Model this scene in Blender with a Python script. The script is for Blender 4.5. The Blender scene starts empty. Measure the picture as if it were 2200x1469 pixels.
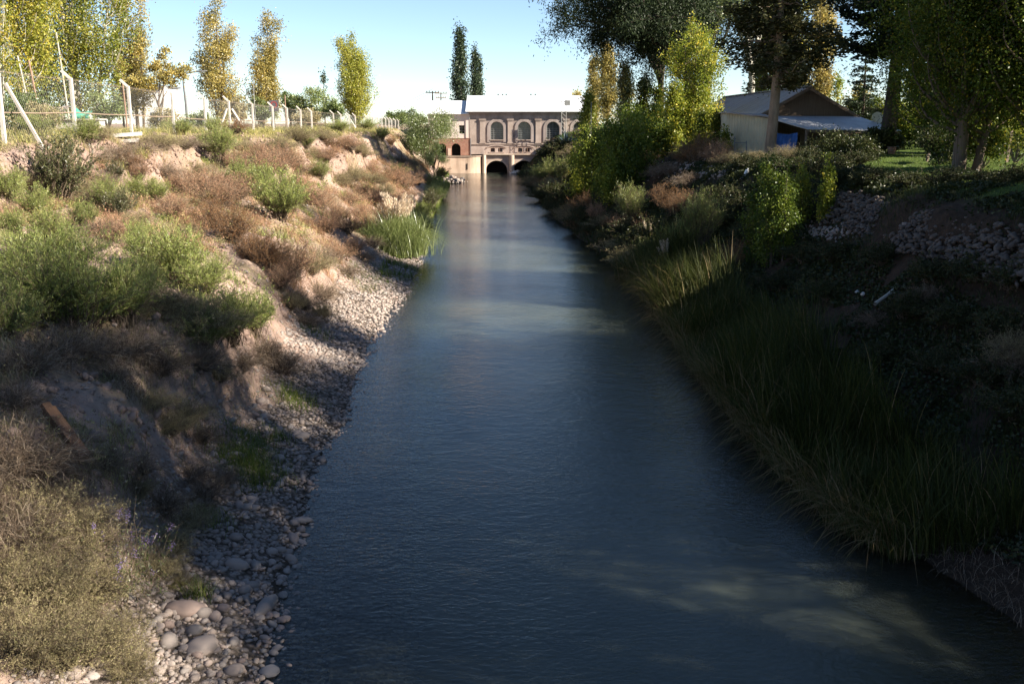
import bpy, math, random
import numpy as np
from mathutils import Vector, Matrix
from math import radians, sin, cos, pi

random.seed(7)
RNG = np.random.default_rng(11)
scene = bpy.context.scene
COL = scene.collection

# ------------------------------------------------------------------ camera, sky, sun, exposure
CAMZ = 7.0
FPX = 2139.0
PITCH = radians(12.37)
cam_data = bpy.data.cameras.new("camera")
cam_data.sensor_width = 36.0
cam_data.lens = 35.0
cam_data.clip_start = 0.2
cam_data.clip_end = 6000
cam = bpy.data.objects.new("camera", cam_data)
COL.objects.link(cam)
cam.location = (0, 0, CAMZ)
cam.rotation_euler = (radians(90) - PITCH, 0, 0)
scene.camera = cam

SUN_EL = radians(30)
SUN_DIR = Vector((0.94, -0.34, 0)).normalized()      # horizontal direction towards the sun (right, a little behind)
world = bpy.data.worlds.new("World")
scene.world = world
world.use_nodes = True
wn = world.node_tree
sky = wn.nodes.new('ShaderNodeTexSky')
sky.sky_type = 'NISHITA'
sky.sun_disc = False
sky.sun_elevation = SUN_EL
sky.sun_rotation = math.atan2(SUN_DIR.x, SUN_DIR.y)
sky.altitude = 2600
sky.air_density = 1.0
sky.dust_density = 0.15
sky.ozone_density = 2.0
bg = wn.nodes['Background']
bg.inputs['Strength'].default_value = 0.054
wn.links.new(sky.outputs['Color'], bg.inputs['Color'])

sun_data = bpy.data.lights.new("sun", 'SUN')
sun_data.energy = 4.5
sun_data.angle = radians(0.53)
sun_data.color = (1.0, 0.915, 0.78)
sun = bpy.data.objects.new("sun", sun_data)
COL.objects.link(sun)
tosun = Vector((SUN_DIR.x * cos(SUN_EL), SUN_DIR.y * cos(SUN_EL), sin(SUN_EL)))
sun.rotation_euler = tosun.to_track_quat('Z', 'Y').to_euler()
sun.location = (60, -20, 60)

scene.view_settings.view_transform = 'Standard'
scene.view_settings.look = 'None'
scene.view_settings.exposure = 1.8
scene.view_settings.gamma = 1.0
scene.cycles.max_bounces = 6
scene.cycles.diffuse_bounces = 3
scene.cycles.glossy_bounces = 2
scene.cycles.transmission_bounces = 2
scene.cycles.transparent_max_bounces = 8
scene.cycles.use_denoising = True
scene.cycles.denoiser = 'OPENIMAGEDENOISE'

# ------------------------------------------------------------------ small helpers
def at(px, py, Y):
    """world point at depth Y that the photograph shows at pixel (px, py)"""
    dx = (px - 1100.0) / FPX
    dy = (734.5 - py) / FPX
    y = cos(PITCH) + dy * sin(PITCH)
    z = -sin(PITCH) + dy * cos(PITCH)
    s = Y / y
    return Vector((dx * s, Y, CAMZ + z * s))

def water_point(px, py):
    dx = (px - 1100.0) / FPX
    dy = (734.5 - py) / FPX
    y = cos(PITCH) + dy * sin(PITCH)
    z = -sin(PITCH) + dy * cos(PITCH)
    s = -CAMZ / z
    return dx * s, y * s

def tag(o, label=None, cat=None, group=None, kind=None):
    if label: o['label'] = label
    if cat: o['category'] = cat
    if group: o['group'] = group
    if kind: o['kind'] = kind
    return o

def empty(name, loc=(0, 0, 0), rz=0.0, scale=None):
    o = bpy.data.objects.new(name, None)
    o.empty_display_size = 0.2
    COL.objects.link(o)
    o.location = loc
    o.rotation_euler = (0, 0, rz)
    if scale is not None:
        o.scale = scale if hasattr(scale, '__len__') else (scale,) * 3
    return o

SMOOTH = {'trunk', 'stems', 'pole', 'arm', 'blades', 'cattail_reeds', 'cattail', 'grass', 'low_scrub', 'pier', 'iron_ring', 'downpipe', 'thin_pole', 'leaves'}
class Geo:
    """collects quads (and triangles) as numpy arrays and turns them into one mesh"""
    def __init__(self):
        self.v, self.q, self.t, self.m, self.n = [], [], [], [], 0
    def add(self, v, q, tint=None, mat=0):
        v = np.asarray(v, dtype=np.float32).reshape(-1, 3)
        q = np.asarray(q, dtype=np.int64).reshape(-1, 4)
        self.v.append(v)
        self.q.append(q + self.n)
        if tint is None:
            tint = np.full(len(q), 0.5)
        self.t.append(np.broadcast_to(np.asarray(tint, dtype=np.float32), (len(q),)).copy())
        self.m.append(np.full(len(q), mat, dtype=np.int32))
        self.n += len(v)
        return self
    def box(self, x0, x1, y0, y1, z0, z1, tint=0.5, mat=0):
        v = [(x0, y0, z0), (x1, y0, z0), (x1, y1, z0), (x0, y1, z0), (x0, y0, z1), (x1, y0, z1), (x1, y1, z1), (x0, y1, z1)]
        f = [(0, 3, 2, 1), (4, 5, 6, 7), (0, 1, 5, 4), (1, 2, 6, 5), (2, 3, 7, 6), (3, 0, 4, 7)]
        return self.add(v, f, tint, mat)
    def hexa(self, p, tint=0.5, mat=0):
        """eight corners: four of the bottom counter-clockwise, then four of the top"""
        f = [(0, 3, 2, 1), (4, 5, 6, 7), (0, 1, 5, 4), (1, 2, 6, 5), (2, 3, 7, 6), (3, 0, 4, 7)]
        return self.add(p, f, tint, mat)
    def beam(self, a, b, w, h=None, tint=0.5, mat=0):
        a, b = Vector(a), Vector(b)
        h = h or w
        d = (b - a).normalized()
        ref = Vector((0, 0, 1)) if abs(d.z) < 0.9 else Vector((0, 1, 0))
        s = d.cross(ref).normalized() * w / 2
        u = s.cross(d).normalized() * h / 2
        p = [a - s - u, a + s - u, a + s + u, a - s + u, b - s - u, b + s - u, b + s + u, b - s + u]
        return self.hexa([tuple(x) for x in p], tint, mat)
    def tubes(self, paths, radii, sides=5, tint=0.5, mat=0, cap=False):
        P = np.asarray(paths, dtype=np.float64)
        N, K, _ = P.shape
        R = np.broadcast_to(np.asarray(radii, dtype=np.float64), (N, K))
        T = np.gradient(P, axis=1)
        T /= np.linalg.norm(T, axis=2, keepdims=True) + 1e-9
        ref = np.zeros_like(T); ref[..., 0] = 0.31; ref[..., 1] = 0.95
        par = np.abs((T * ref).sum(2)) > 0.85
        ref[par] = (0, 0.1, 1)
        S = np.cross(T, ref); S /= np.linalg.norm(S, axis=2, keepdims=True) + 1e-9
        U = np.cross(S, T)
        ang = np.arange(sides) * 2 * pi / sides
        V = P[:, :, None, :] + R[:, :, None, None] * (S[:, :, None, :] * np.cos(ang)[None, None, :, None] + U[:, :, None, :] * np.sin(ang)[None, None, :, None])
        idx = np.arange(N * K * sides).reshape(N, K, sides)
        a = idx[:, :-1, :]; b = np.roll(idx, -1, 2)[:, :-1, :]
        c = np.roll(idx, -1, 2)[:, 1:, :]; d = idx[:, 1:, :]
        q = np.stack([a, b, c, d], -1).reshape(-1, 4)
        tt = np.asarray(tint)
        if tt.ndim == 1:
            tt = np.repeat(tt, (K - 1) * sides)
        return self.add(V.reshape(-1, 3), q, tt, mat)
    def strips(self, paths, widths, side, tint=0.5, mat=0):
        """flat ribbons: paths (N,K,3), widths (N,K), side (N,3)"""
        P = np.asarray(paths, dtype=np.float64)
        N, K, _ = P.shape
        W = np.broadcast_to(np.asarray(widths), (N, K))
        S = np.asarray(side)[:, None, :] * W[:, :, None] * 0.5
        V = np.stack([P - S, P + S], 2)
        idx = np.arange(N * K * 2).reshape(N, K, 2)
        q = np.stack([idx[:, :-1, 0], idx[:, :-1, 1], idx[:, 1:, 1], idx[:, 1:, 0]], -1).reshape(-1, 4)
        tt = np.asarray(tint)
        if tt.ndim == 1:
            tt = np.repeat(tt, K - 1)
        return self.add(V.reshape(-1, 3), q, tt, mat)
    def leaves(self, c, d, length, width, tint=0.5, mat=0, rng=RNG):
        """lozenge leaves: centres c (N,3), directions d (N,3)"""
        c = np.asarray(c, dtype=np.float64); N = len(c)
        d = np.asarray(d, dtype=np.float64)
        d = d / (np.linalg.norm(d, axis=1, keepdims=True) + 1e-9)
        r = rng.normal(size=(N, 3))
        s = np.cross(d, r); s /= np.linalg.norm(s, axis=1, keepdims=True) + 1e-9
        L = np.broadcast_to(np.asarray(length, dtype=np.float64), (N,))[:, None]
        W = np.broadcast_to(np.asarray(width, dtype=np.float64), (N,))[:, None]
        V = np.stack([c - d * L * .5, c + s * W * .5 - d * L * .05, c + d * L * .5, c - s * W * .5 - d * L * .05], 1)
        q = np.arange(N * 4).reshape(N, 4)
        return self.add(V.reshape(-1, 3), q, tint, mat)
    def mesh(self, name, mats, smooth=False):
        V = np.concatenate(self.v); Q = np.concatenate(self.q)
        me = bpy.data.meshes.new(name)
        me.vertices.add(len(V)); me.vertices.foreach_set('co', V.astype(np.float32).ravel())
        me.loops.add(len(Q) * 4); me.loops.foreach_set('vertex_index', Q.astype(np.int32).ravel())
        me.polygons.add(len(Q)); me.polygons.foreach_set('loop_start', (np.arange(len(Q)) * 4).astype(np.int32))
        mats = mats if isinstance(mats, (list, tuple)) else [mats]
        for m in mats:
            me.materials.append(m)
        me.polygons.foreach_set('material_index', np.concatenate(self.m))
        smooth = smooth or name in SMOOTH
        me.polygons.foreach_set('use_smooth', np.full(len(Q), smooth, dtype=bool))
        me.update(calc_edges=True)
        at_ = me.attributes.new('tint', 'FLOAT', 'FACE')
        at_.data.foreach_set('value', np.concatenate(self.t))
        return me
    def build(self, name, mats, parent=None, smooth=False):
        o = bpy.data.objects.new(name, self.mesh(name, mats, smooth))
        COL.objects.link(o)
        if parent is not None:
            o.parent = parent
        return o

def link_mesh(name, me, parent=None):
    o = bpy.data.objects.new(name, me)
    COL.objects.link(o)
    if parent is not None:
        o.parent = parent
    return o

# ------------------------------------------------------------------ value noise
def _hash(ix, iy, seed):
    h = (ix.astype(np.int64) * 374761393 + iy.astype(np.int64) * 668265263 + seed * 1442695041) & 0x7fffffff
    h = ((h ^ (h >> 13)) * 1274126177) & 0x7fffffff
    return ((h ^ (h >> 16)) & 0xffff) / 65535.0

def vnoise(x, y, seed=0):
    x = np.asarray(x, dtype=np.float64); y = np.asarray(y, dtype=np.float64)
    ix = np.floor(x); iy = np.floor(y)
    fx = x - ix; fy = y - iy
    fx = fx * fx * (3 - 2 * fx); fy = fy * fy * (3 - 2 * fy)
    a = _hash(ix, iy, seed); b = _hash(ix + 1, iy, seed); c = _hash(ix, iy + 1, seed); d = _hash(ix + 1, iy + 1, seed)
    return (a + (b - a) * fx) * (1 - fy) + (c + (d - c) * fx) * fy - 0.5

def fbm(x, y, seed=0, octaves=4, gain=0.5):
    s = 0; a = 1.0
    for k in range(octaves):
        s = s + a * vnoise(x * 2 ** k, y * 2 ** k, seed + k * 17)
        a *= gain
    return s

# ------------------------------------------------------------------ terrain heights
_L = [(366, 962), (400, 965), (430, 948), (470, 925), (500, 908), (570, 892), (620, 872), (650, 848), (700, 815), (745, 783), (800, 765), (870, 745), (915, 735), (960, 690), (1050, 665), (1200, 625), (1300, 598), (1469, 556)]
_R = [(368, 1108), (400, 1140), (450, 1180), (500, 1236), (550, 1300), (590, 1345), (625, 1405), (700, 1455), (800, 1530), (900, 1620), (1000, 1712), (1100, 1830), (1200, 1985), (1330, 2180)]
_lp = sorted([water_point(x, y)[::-1] for y, x in _L]); _rp = sorted([water_point(x, y)[::-1] for y, x in _R])
LY = np.array([p[0] for p in _lp]); LX = np.array([p[1] for p in _lp])
RY = np.array([p[0] for p in _rp]); RX = np.array([p[1] for p in _rp])
def xl(Y): return np.interp(Y, LY, LX)
def xr(Y): return np.interp(Y, RY, RX)

UG = np.concatenate([np.arange(0, 24, 0.2), [24, 30, 60]])
LST = [  # stations of the left bank: Y, [(u, z) ...]
    (-10, [(0, 0), (1.3, .5), (2.4, 1.3), (4, 2.6), (7, 4.2), (12, 5.6), (16, 6.5), (20, 6.6)]),
    (9,   [(0, 0), (1.3, .42), (2.0, .8), (3.2, 1.5), (5, 2.6), (8, 3.8), (13, 4.8), (17, 6.0), (20, 6.5)]),
    (15,  [(0, 0), (1.5, .5), (2.1, .95), (2.7, 1.9), (3.6, 2.6), (6, 3.4), (10, 4.1), (15, 4.6), (17, 6.0), (20, 6.5)]),
    (20.5, [(0, 0), (1.5, .55), (2.05, .8), (2.5, 2.1), (3.0, 2.8), (5, 3.5), (9, 4.0), (15, 4.3), (17, 6.1), (19, 6.5)]),
    (27,  [(0, 0), (1.5, .5), (2.0, .8), (2.6, 2.0), (3.5, 2.8), (5, 3.2), (9, 3.9), (14, 4.3), (16, 6.1), (18, 6.5)]),
    (36,  [(0, 0), (1.7, .55), (2.3, .9), (3.0, 2.0), (4.2, 2.9), (8, 3.7), (12.5, 4.2), (13.5, 6.0), (16, 6.45)]),
    (46,  [(0, 0), (1.6, .5), (3, 1.5), (5, 2.75), (7.5, 3.6), (10.6, 4.1), (11.4, 6.1), (13, 6.45)]),
    (57,  [(0, 0), (1.5, .5), (3, 1.6), (5, 2.8), (7.3, 3.8), (8.0, 6.05), (9.5, 6.4)]),
    (80,  [(0, 0), (2, .8), (4, 2.4), (5.6, 3.3), (6.2, 5.85), (8, 6.35)]),
    (110, [(0, 0), (2, 1), (4, 2.9), (6, 5.3), (7.5, 6.2)]),
    (150, [(0, 0), (2, 1), (4, 2.9), (6, 5.3), (8, 6.2)]),
]
RST = [
    (-10, [(0, 0), (1.2, .3), (3, 1.2), (5, 2.4), (6.4, 3.6), (6.6, 4.7), (8, 5.2)]),
    (12,  [(0, 0), (1.2, .3), (3, 1.1), (4.5, 2.4), (5.8, 3.7), (6.0, 4.7), (7.5, 5.2)]),
    (27,  [(0, 0), (1.2, .35), (3, 1.2), (4.5, 2.4), (5.7, 3.75), (5.9, 4.75), (7.5, 5.2)]),
    (36,  [(0, 0), (1.2, .4), (3, 1.4), (4.6, 2.7), (5.9, 3.8), (6.4, 4.6), (8, 5.2)]),
    (48,  [(0, 0), (1.2, .5), (3, 1.8), (5, 3.2), (6.5, 4.3), (8, 5.0), (9.5, 5.2)]),
    (65,  [(0, 0), (1.2, .8), (3, 2.3), (5, 3.7), (6.5, 4.6), (8, 5.1), (10, 5.2)]),
    (100, [(0, 0), (1.2, .8), (3, 2.7), (5, 4.5), (7, 5.4)]),
    (150, [(0, 0), (1.2, .8), (3, 2.7), (5, 4.8), (7, 5.8)]),
]
def _tab(st):
    return np.array([s[0] for s in st], float), np.array([np.interp(UG, [p[0] for p in s[1]], [p[1] for p in s[1]]) for s in st])
LTY, LTZ = _tab(LST); RTY, RTZ = _tab(RST)
def _bil(u, Y, TY, TZ):
    Y = np.clip(Y, TY[0], TY[-1] - 1e-6)
    i = np.clip(np.searchsorted(TY, Y, side='right') - 1, 0, len(TY) - 2)
    f = (Y - TY[i]) / (TY[i + 1] - TY[i])
    uu = np.clip(u, 0, UG[-1] - 1e-6)
    j = np.clip(np.searchsorted(UG, uu, side='right') - 1, 0, len(UG) - 2)
    g = (uu - UG[j]) / (UG[j + 1] - UG[j])
    z0 = TZ[i, j] * (1 - g) + TZ[i, j + 1] * g
    z1 = TZ[i + 1, j] * (1 - g) + TZ[i + 1, j + 1] * g
    return z0 * (1 - f) + z1 * f

def height(x, y, detail=True):
    x = np.asarray(x, dtype=np.float64); y = np.asarray(y, dtype=np.float64)
    ul = xl(y) - x
    vr = x - xr(y)
    # gullies and bulges move the profile sideways
    wob = 0.9 * fbm(x * .13 + 5, y * .33, 3, 3) * np.clip((ul - 1.6) / 3, 0, 1.3)
    scz = np.clip((ul - 4) / 2.5, 0, 1)
    wob = wob + 1.5 * (.35 - np.abs(vnoise(y * .36, x * .05, 9)) * 1.6) * scz - .9 * (np.abs(vnoise(y * .95, x * .10, 19)) * 2 - .4) * scz + .5 * vnoise(y * 2.3, x * .5, 29) * scz
    wobr = 0.6 * fbm(x * .15, y * .3 + 9, 5, 3) * np.clip((vr - 1) / 3, 0, 1)
    zl = _bil(ul - wob, y, LTY, LTZ)
    zr = _bil(vr + wobr, y, RTY, RTZ)
    inn = np.minimum(ul, vr)            # negative in the channel
    dd = -np.maximum(ul, vr)
    zc = np.maximum(-1.3, -.15 * dd - .40 * np.maximum(0, dd - 1.7))
    z = np.where(ul > 0, zl, np.where(vr > 0, zr, zc))
    # far side of the powerhouse: the plain
    far = np.clip((y - 151) / 2.0, 0, 1)
    z = z * (1 - far) + far * 6.0
    if detail:
        land = np.clip(np.maximum(ul, vr) / 1.2, 0, 1)
        z = z + land * (0.20 * fbm(x * .5, y * .5, 21, 3) + 0.12 * fbm(x * 1.7, y * 1.7, 31, 3))
        st = np.clip((ul - 1.5) / 2, 0, 1) * np.clip((13 - ul) / 4, 0, 1)
        z = z + st * 0.085 * fbm(x * 5.5, y * 5.5, 47, 3)
        z = z + st * 0.20 * fbm(x * 2.6, y * 2.6, 41, 3)
        sc2 = np.clip((ul - 4.5) / 1.5, 0, 1) * np.clip((z - 3.2) / .6, 0, 1) * np.clip((6.3 - z) / .4, 0, 1)
        z = z + sc2 * (.22 * (np.abs(vnoise(x * 1.4, y * 1.9, 61)) * 2 - .5) + .16 * vnoise(x * 3.3, y * 3.7, 63))
        z = z - .35 * np.clip(fbm(x * .9 + 7, y * .55, 83, 3) - .05, 0, .6) * np.clip((ul - 1.8) / .8, 0, 1) * np.clip((10 - ul) / 3, 0, 1) * (y < 60)
        z = z - st * .30 * np.clip(np.abs(vnoise(x * .35 + 3, y * 1.1, 57)) * 2 - .0, 0, .5) * np.clip((ul - 2.5) / 2, 0, 1)
    return z

def ground_hit(px, py, y0=6.0, y1=170.0):
    """where the ray through photograph pixel (px, py) meets the ground"""
    Y = np.concatenate([np.arange(y0, 60, .1), np.arange(60, y1, .3)])
    dx = (px - 1100.0) / FPX; dy = (734.5 - py) / FPX
    yy = cos(PITCH) + dy * sin(PITCH); zz = -sin(PITCH) + dy * cos(PITCH)
    X = dx * Y / yy; Z = CAMZ + zz * Y / yy
    below = Z < height(X, Y)
    if not below.any():
        i = len(Y) - 1
    else:
        i = int(np.argmax(below))
    return Vector((X[i], Y[i], float(height(X[i], Y[i]))))

def gz(x, y):
    return float(height(np.array([x]), np.array([y]))[0])
# ------------------------------------------------------------------ materials
class N:
    def __init__(self, name):
        self.m = bpy.data.materials.new(name)
        self.m.use_nodes = True
        self.t = self.m.node_tree
        self.t.nodes.clear()
        self.out = self.t.nodes.new('ShaderNodeOutputMaterial')
    def n(self, typ, **kw):
        nd = self.t.nodes.new(typ)
        for k, v in kw.items():
            if k.startswith('i_'):
                nd.inputs[k[2:].replace('_', ' ')].default_value = v
            else:
                setattr(nd, k, v)
        return nd
    def l(self, a, b):
        self.t.links.new(a, b)
    def ramp(self, fac, stops, interp='LINEAR'):
        r = self.n('ShaderNodeValToRGB')
        r.color_ramp.interpolation = interp
        e = r.color_ramp.elements
        while len(e) < len(stops):
            e.new(0.5)
        for k, (p, c) in enumerate(stops):
            e[k].position = p
            e[k].color = (*c, 1) if len(c) == 3 else c
        if fac is not None:
            self.l(fac, r.inputs['Fac'])
        return r.outputs['Color']
    def mix(self, fac, a, b, blend='MIX'):
        x = self.n('ShaderNodeMixRGB', blend_type=blend)
        for s, v in ((x.inputs[0], fac), (x.inputs[1], a), (x.inputs[2], b)):
            if hasattr(v, 'links') or hasattr(v, 'is_linked'):
                self.l(v, s)
            elif isinstance(v, (int, float)):
                s.default_value = v
            else:
                s.default_value = (*v, 1)
        return x.outputs[0]
    def math(self, op, a, b=None, clamp=False):
        x = self.n('ShaderNodeMath', operation=op, use_clamp=clamp)
        for s, v in ((x.inputs[0], a), (x.inputs[1], b)):
            if v is None: continue
            if isinstance(v, (int, float)): s.default_value = v
            else: self.l(v, s)
        return x.outputs[0]
    def noise(self, scale, detail=4, rough=.55, vec=None, dist=0):
        x = self.n('ShaderNodeTexNoise')
        x.inputs['Scale'].default_value = scale; x.inputs['Detail'].default_value = detail
        x.inputs['Roughness'].default_value = rough; x.inputs['Distortion'].default_value = dist
        if vec is not None: self.l(vec, x.inputs['Vector'])
        return x.outputs['Fac']
    def coords(self, kind='Object', scale=None):
        c = self.n('ShaderNodeTexCoord').outputs[kind]
        if scale is not None:
            mp = self.n('ShaderNodeMapping')
            mp.inputs['Scale'].default_value = scale
            self.l(c, mp.inputs['Vector'])
            return mp.outputs['Vector']
        return c
    def world(self, scale=None):
        c = self.n('ShaderNodeNewGeometry').outputs['Position']
        if scale is not None:
            mp = self.n('ShaderNodeMapping')
            mp.inputs['Scale'].default_value = scale
            self.l(c, mp.inputs['Vector'])
            return mp.outputs['Vector']
        return c
    def attr(self, name):
        return self.n('ShaderNodeAttribute', attribute_name=name).outputs['Fac']
    def bump(self, h, strength=.5, dist=.05):
        b = self.n('ShaderNodeBump')
        b.inputs['Strength'].default_value = strength; b.inputs['Distance'].default_value = dist
        self.l(h, b.inputs['Height'])
        return b.outputs['Normal']
    def principled(self, color, rough=.8, normal=None, metal=0.0, spec=0.3):
        p = self.n('ShaderNodeBsdfPrincipled')
        if hasattr(color, 'links') or hasattr(color, 'is_linked'): self.l(color, p.inputs['Base Color'])
        else: p.inputs['Base Color'].default_value = (*color, 1)
        if isinstance(rough, (int, float)): p.inputs['Roughness'].default_value = rough
        else: self.l(rough, p.inputs['Roughness'])
        p.inputs['Metallic'].default_value = metal
        p.inputs['Specular IOR Level'].default_value = spec
        if normal is not None: self.l(normal, p.inputs['Normal'])
        self.l(p.outputs[0], self.out.inputs['Surface'])
        return self.m

def leaf_mat(name, stops, trans=.35, gloss=.04, rough=.38, objvar=.25):
    k = N(name)
    c = k.ramp(k.attr('tint'), stops)
    r = k.n('ShaderNodeObjectInfo').outputs['Random']
    big = k.noise(.7, 2, .5, k.world())
    f = k.math('ADD', k.math('MULTIPLY', r, objvar), k.math('MULTIPLY', big, .45))
    hs = k.n('ShaderNodeHueSaturation')
    k.l(k.math('ADD', f, 1 - objvar * .5 - .22), hs.inputs['Value'])
    k.l(c, hs.inputs['Color'])
    c = hs.outputs['Color']
    d = k.n('ShaderNodeBsdfDiffuse'); t = k.n('ShaderNodeBsdfTranslucent')
    k.l(c, d.inputs['Color'])
    tc = k.mix(.5, c, c, 'MIX')
    k.l(tc, t.inputs['Color'])
    mx = k.n('ShaderNodeMixShader'); mx.inputs[0].default_value = trans
    k.l(d.outputs[0], mx.inputs[1]); k.l(t.outputs[0], mx.inputs[2])
    res = mx.outputs[0]
    if gloss > 0:
        g = k.n('ShaderNodeBsdfGlossy'); g.inputs['Roughness'].default_value = rough
        g.inputs['Color'].default_value = (1, 1, 1, 1)
        m2 = k.n('ShaderNodeMixShader'); m2.inputs[0].default_value = gloss
        k.l(res, m2.inputs[1]); k.l(g.outputs[0], m2.inputs[2])
        res = m2.outputs[0]
    k.l(res, k.out.inputs['Surface'])
    return k.m

def plain(name, c1, c2, scale=3.0, rough=.85, bump=.3, bscale=20, metal=0, spec=.25, stretch=None):
    k = N(name)
    v = k.coords('Object', stretch)
    c = k.ramp(k.noise(scale, 5, .6, v), [(.3, c1), (.7, c2)])
    nm = k.bump(k.noise(bscale, 4, .6, v), bump, .02) if bump else None
    return k.principled(c, rough, nm, metal, spec)

M = {}
# --- foliage
M['poplar_yellow'] = leaf_mat('poplar yellow leaves', [(0, (.06, .10, .018)), (.4, (.21, .23, .035)), (.75, (.40, .36, .06)), (1, (.58, .42, .07))], .4, .02)
M['poplar_gold'] = leaf_mat('poplar gold leaves', [(0, (.10, .105, .03)), (.4, (.28, .24, .07)), (.8, (.46, .36, .11)), (1, (.60, .42, .10))], .4, .03)
M['poplar_green'] = leaf_mat('poplar green leaves', [(0, (.05, .085, .012)), (.5, (.18, .22, .025)), (.85, (.36, .34, .04)), (1, (.62, .45, .05))], .45, .02, .45)
M['poplar_dark'] = leaf_mat('poplar dark leaves', [(0, (.022, .042, .007)), (.5, (.065, .095, .012)), (.85, (.15, .15, .018)), (1, (.38, .27, .03))], .42, .012)
M['eucalyptus'] = leaf_mat('eucalyptus leaves', [(0, (.012, .020, .008)), (.6, (.030, .044, .017)), (1, (.075, .088, .030))], .15, .012, .5)
M['conifer'] = leaf_mat('conifer needles', [(0, (0.029, 0.034, 0.013)), (.6, (0.072, 0.072, 0.026)), (1, (0.156, 0.130, 0.052))], .15, .02)
M['cedar'] = leaf_mat('cedar needles', [(0, (.010, .018, .012)), (.7, (.022, .036, .022)), (1, (.05, .065, .03))], .12, .03)
M['cypress'] = leaf_mat('cypress needles', [(0, (0.019, 0.033, 0.018)), (.6, (0.046, 0.065, 0.033)), (1, (0.091, 0.111, 0.052))], .12, .02)
M['willow'] = leaf_mat('willow leaves', [(0, (0.070, 0.105, 0.035)), (.5, (0.154, 0.196, 0.063)), (1, (0.294, 0.308, 0.112))], .35, .04)
M['bush_green'] = leaf_mat('feathery green shrub', [(0, (0.096, 0.131, 0.035)), (.5, (0.228, 0.271, 0.070)), (.85, (0.385, 0.403, 0.131)), (1, (0.525, 0.438, 0.193))], .3, .02)
M['bush_dark'] = leaf_mat('dark olive shrub', [(0, (0.038, 0.045, 0.018)), (.6, (0.098, 0.105, 0.042)), (1, (0.210, 0.195, 0.090))], .2, .03)
M['bush_russet'] = leaf_mat('russet dry shrub', [(0, (0.217, 0.123, 0.072)), (.4, (0.420, 0.239, 0.152)), (.75, (0.522, 0.334, 0.210)), (1, (0.392, 0.348, 0.160))], .25, .0)
M['bush_brown'] = leaf_mat('rust brown dry shrub', [(0, (0.121, 0.068, 0.034)), (.5, (0.270, 0.142, 0.068)), (1, (0.405, 0.257, 0.135))], .25, .0)
M['bush_grey'] = leaf_mat('grey dry twigs', [(0, (.085, .058, .040)), (.5, (.20, .145, .105)), (1, (.38, .31, .23))], .1, .0)
M['bush_olive'] = leaf_mat('straw and olive weeds', [(0, (.14, .115, .055)), (.4, (.30, .255, .13)), (.65, (.44, .37, .22)), (1, (.27, .29, .10))], .3, .0)
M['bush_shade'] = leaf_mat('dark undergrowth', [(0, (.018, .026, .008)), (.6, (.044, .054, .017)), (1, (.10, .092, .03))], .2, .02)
M['hedge'] = leaf_mat('mid green bush leaves', [(0, (0.039, 0.065, 0.019)), (.5, (0.104, 0.143, 0.039)), (1, (0.208, 0.234, 0.078))], .3, .03)
M['grass_dry'] = leaf_mat('dry bank grass', [(0, (0.140, 0.147, 0.042)), (.5, (0.350, 0.315, 0.119)), (.8, (0.504, 0.420, 0.189)), (1, (0.280, 0.322, 0.084))], .3, .0)
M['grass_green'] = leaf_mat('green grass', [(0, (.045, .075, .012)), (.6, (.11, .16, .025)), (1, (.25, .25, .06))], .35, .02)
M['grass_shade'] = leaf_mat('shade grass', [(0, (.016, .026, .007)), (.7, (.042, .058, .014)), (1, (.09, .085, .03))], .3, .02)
M['reed'] = leaf_mat('cattail leaves', [(0, (.024, .034, .007)), (.5, (.062, .076, .016)), (.72, (.12, .115, .035)), (.85, (.24, .165, .075)), (1, (.34, .25, .13))], .35, .012, .5, 0)
M['pampas'] = leaf_mat('pampas leaves', [(0, (0.091, 0.124, 0.033)), (.5, (0.195, 0.240, 0.072)), (1, (0.390, 0.403, 0.169))], .3, .05, .3)
M['plume'] = leaf_mat('pampas plumes', [(0, (.55, .42, .30)), (1, (.80, .68, .52))], .4, .0)
M['agave'] = leaf_mat('agave leaves', [(0, (.06, .10, .09)), (1, (.17, .23, .21))], .05, .08)
M['flower'] = leaf_mat('purple flower heads', [(0, (.20, .13, .32)), (1, (.42, .33, .55))], .3, .0)
M['weed'] = leaf_mat('flowering weed leaves', [(0, (.05, .07, .02)), (.5, (.12, .14, .05)), (1, (.40, .36, .27))], .3, .02)
# --- wood
M['bark'] = plain('brown bark', (.075, .055, .040), (.17, .13, .095), 4, .95, .6, 12, stretch=(1, 1, .2))
M['bark_dark'] = plain('dark bark', (.03, .024, .02), (.085, .065, .05), 4, .95, .7, 12, stretch=(1, 1, .2))
M['bark_pale'] = plain('pale poplar bark', (.30, .27, .22), (.52, .48, .40), 3, .9, .3, 10, stretch=(1, 1, .3))
M['bark_warm'] = plain('warm conifer bark', (.16, .11, .075), (.30, .22, .155), 5, .95, .7, 14, stretch=(1, 1, .25))  # warm, lighter brown bark colour
M['twig'] = plain('shrub stems', (.09, .065, .045), (.20, .15, .105), 5, .9, 0)
M['pole_wood'] = plain('weathered pole wood', (.20, .15, .11), (.34, .26, .20), 3, .9, .3, 20, stretch=(1, 1, .1))
M['rust_wood'] = plain('rust stained timber', (.085, .05, .032), (.20, .11, .065), 6, .9, .6, 30, stretch=(1, 1, .2))
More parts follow.
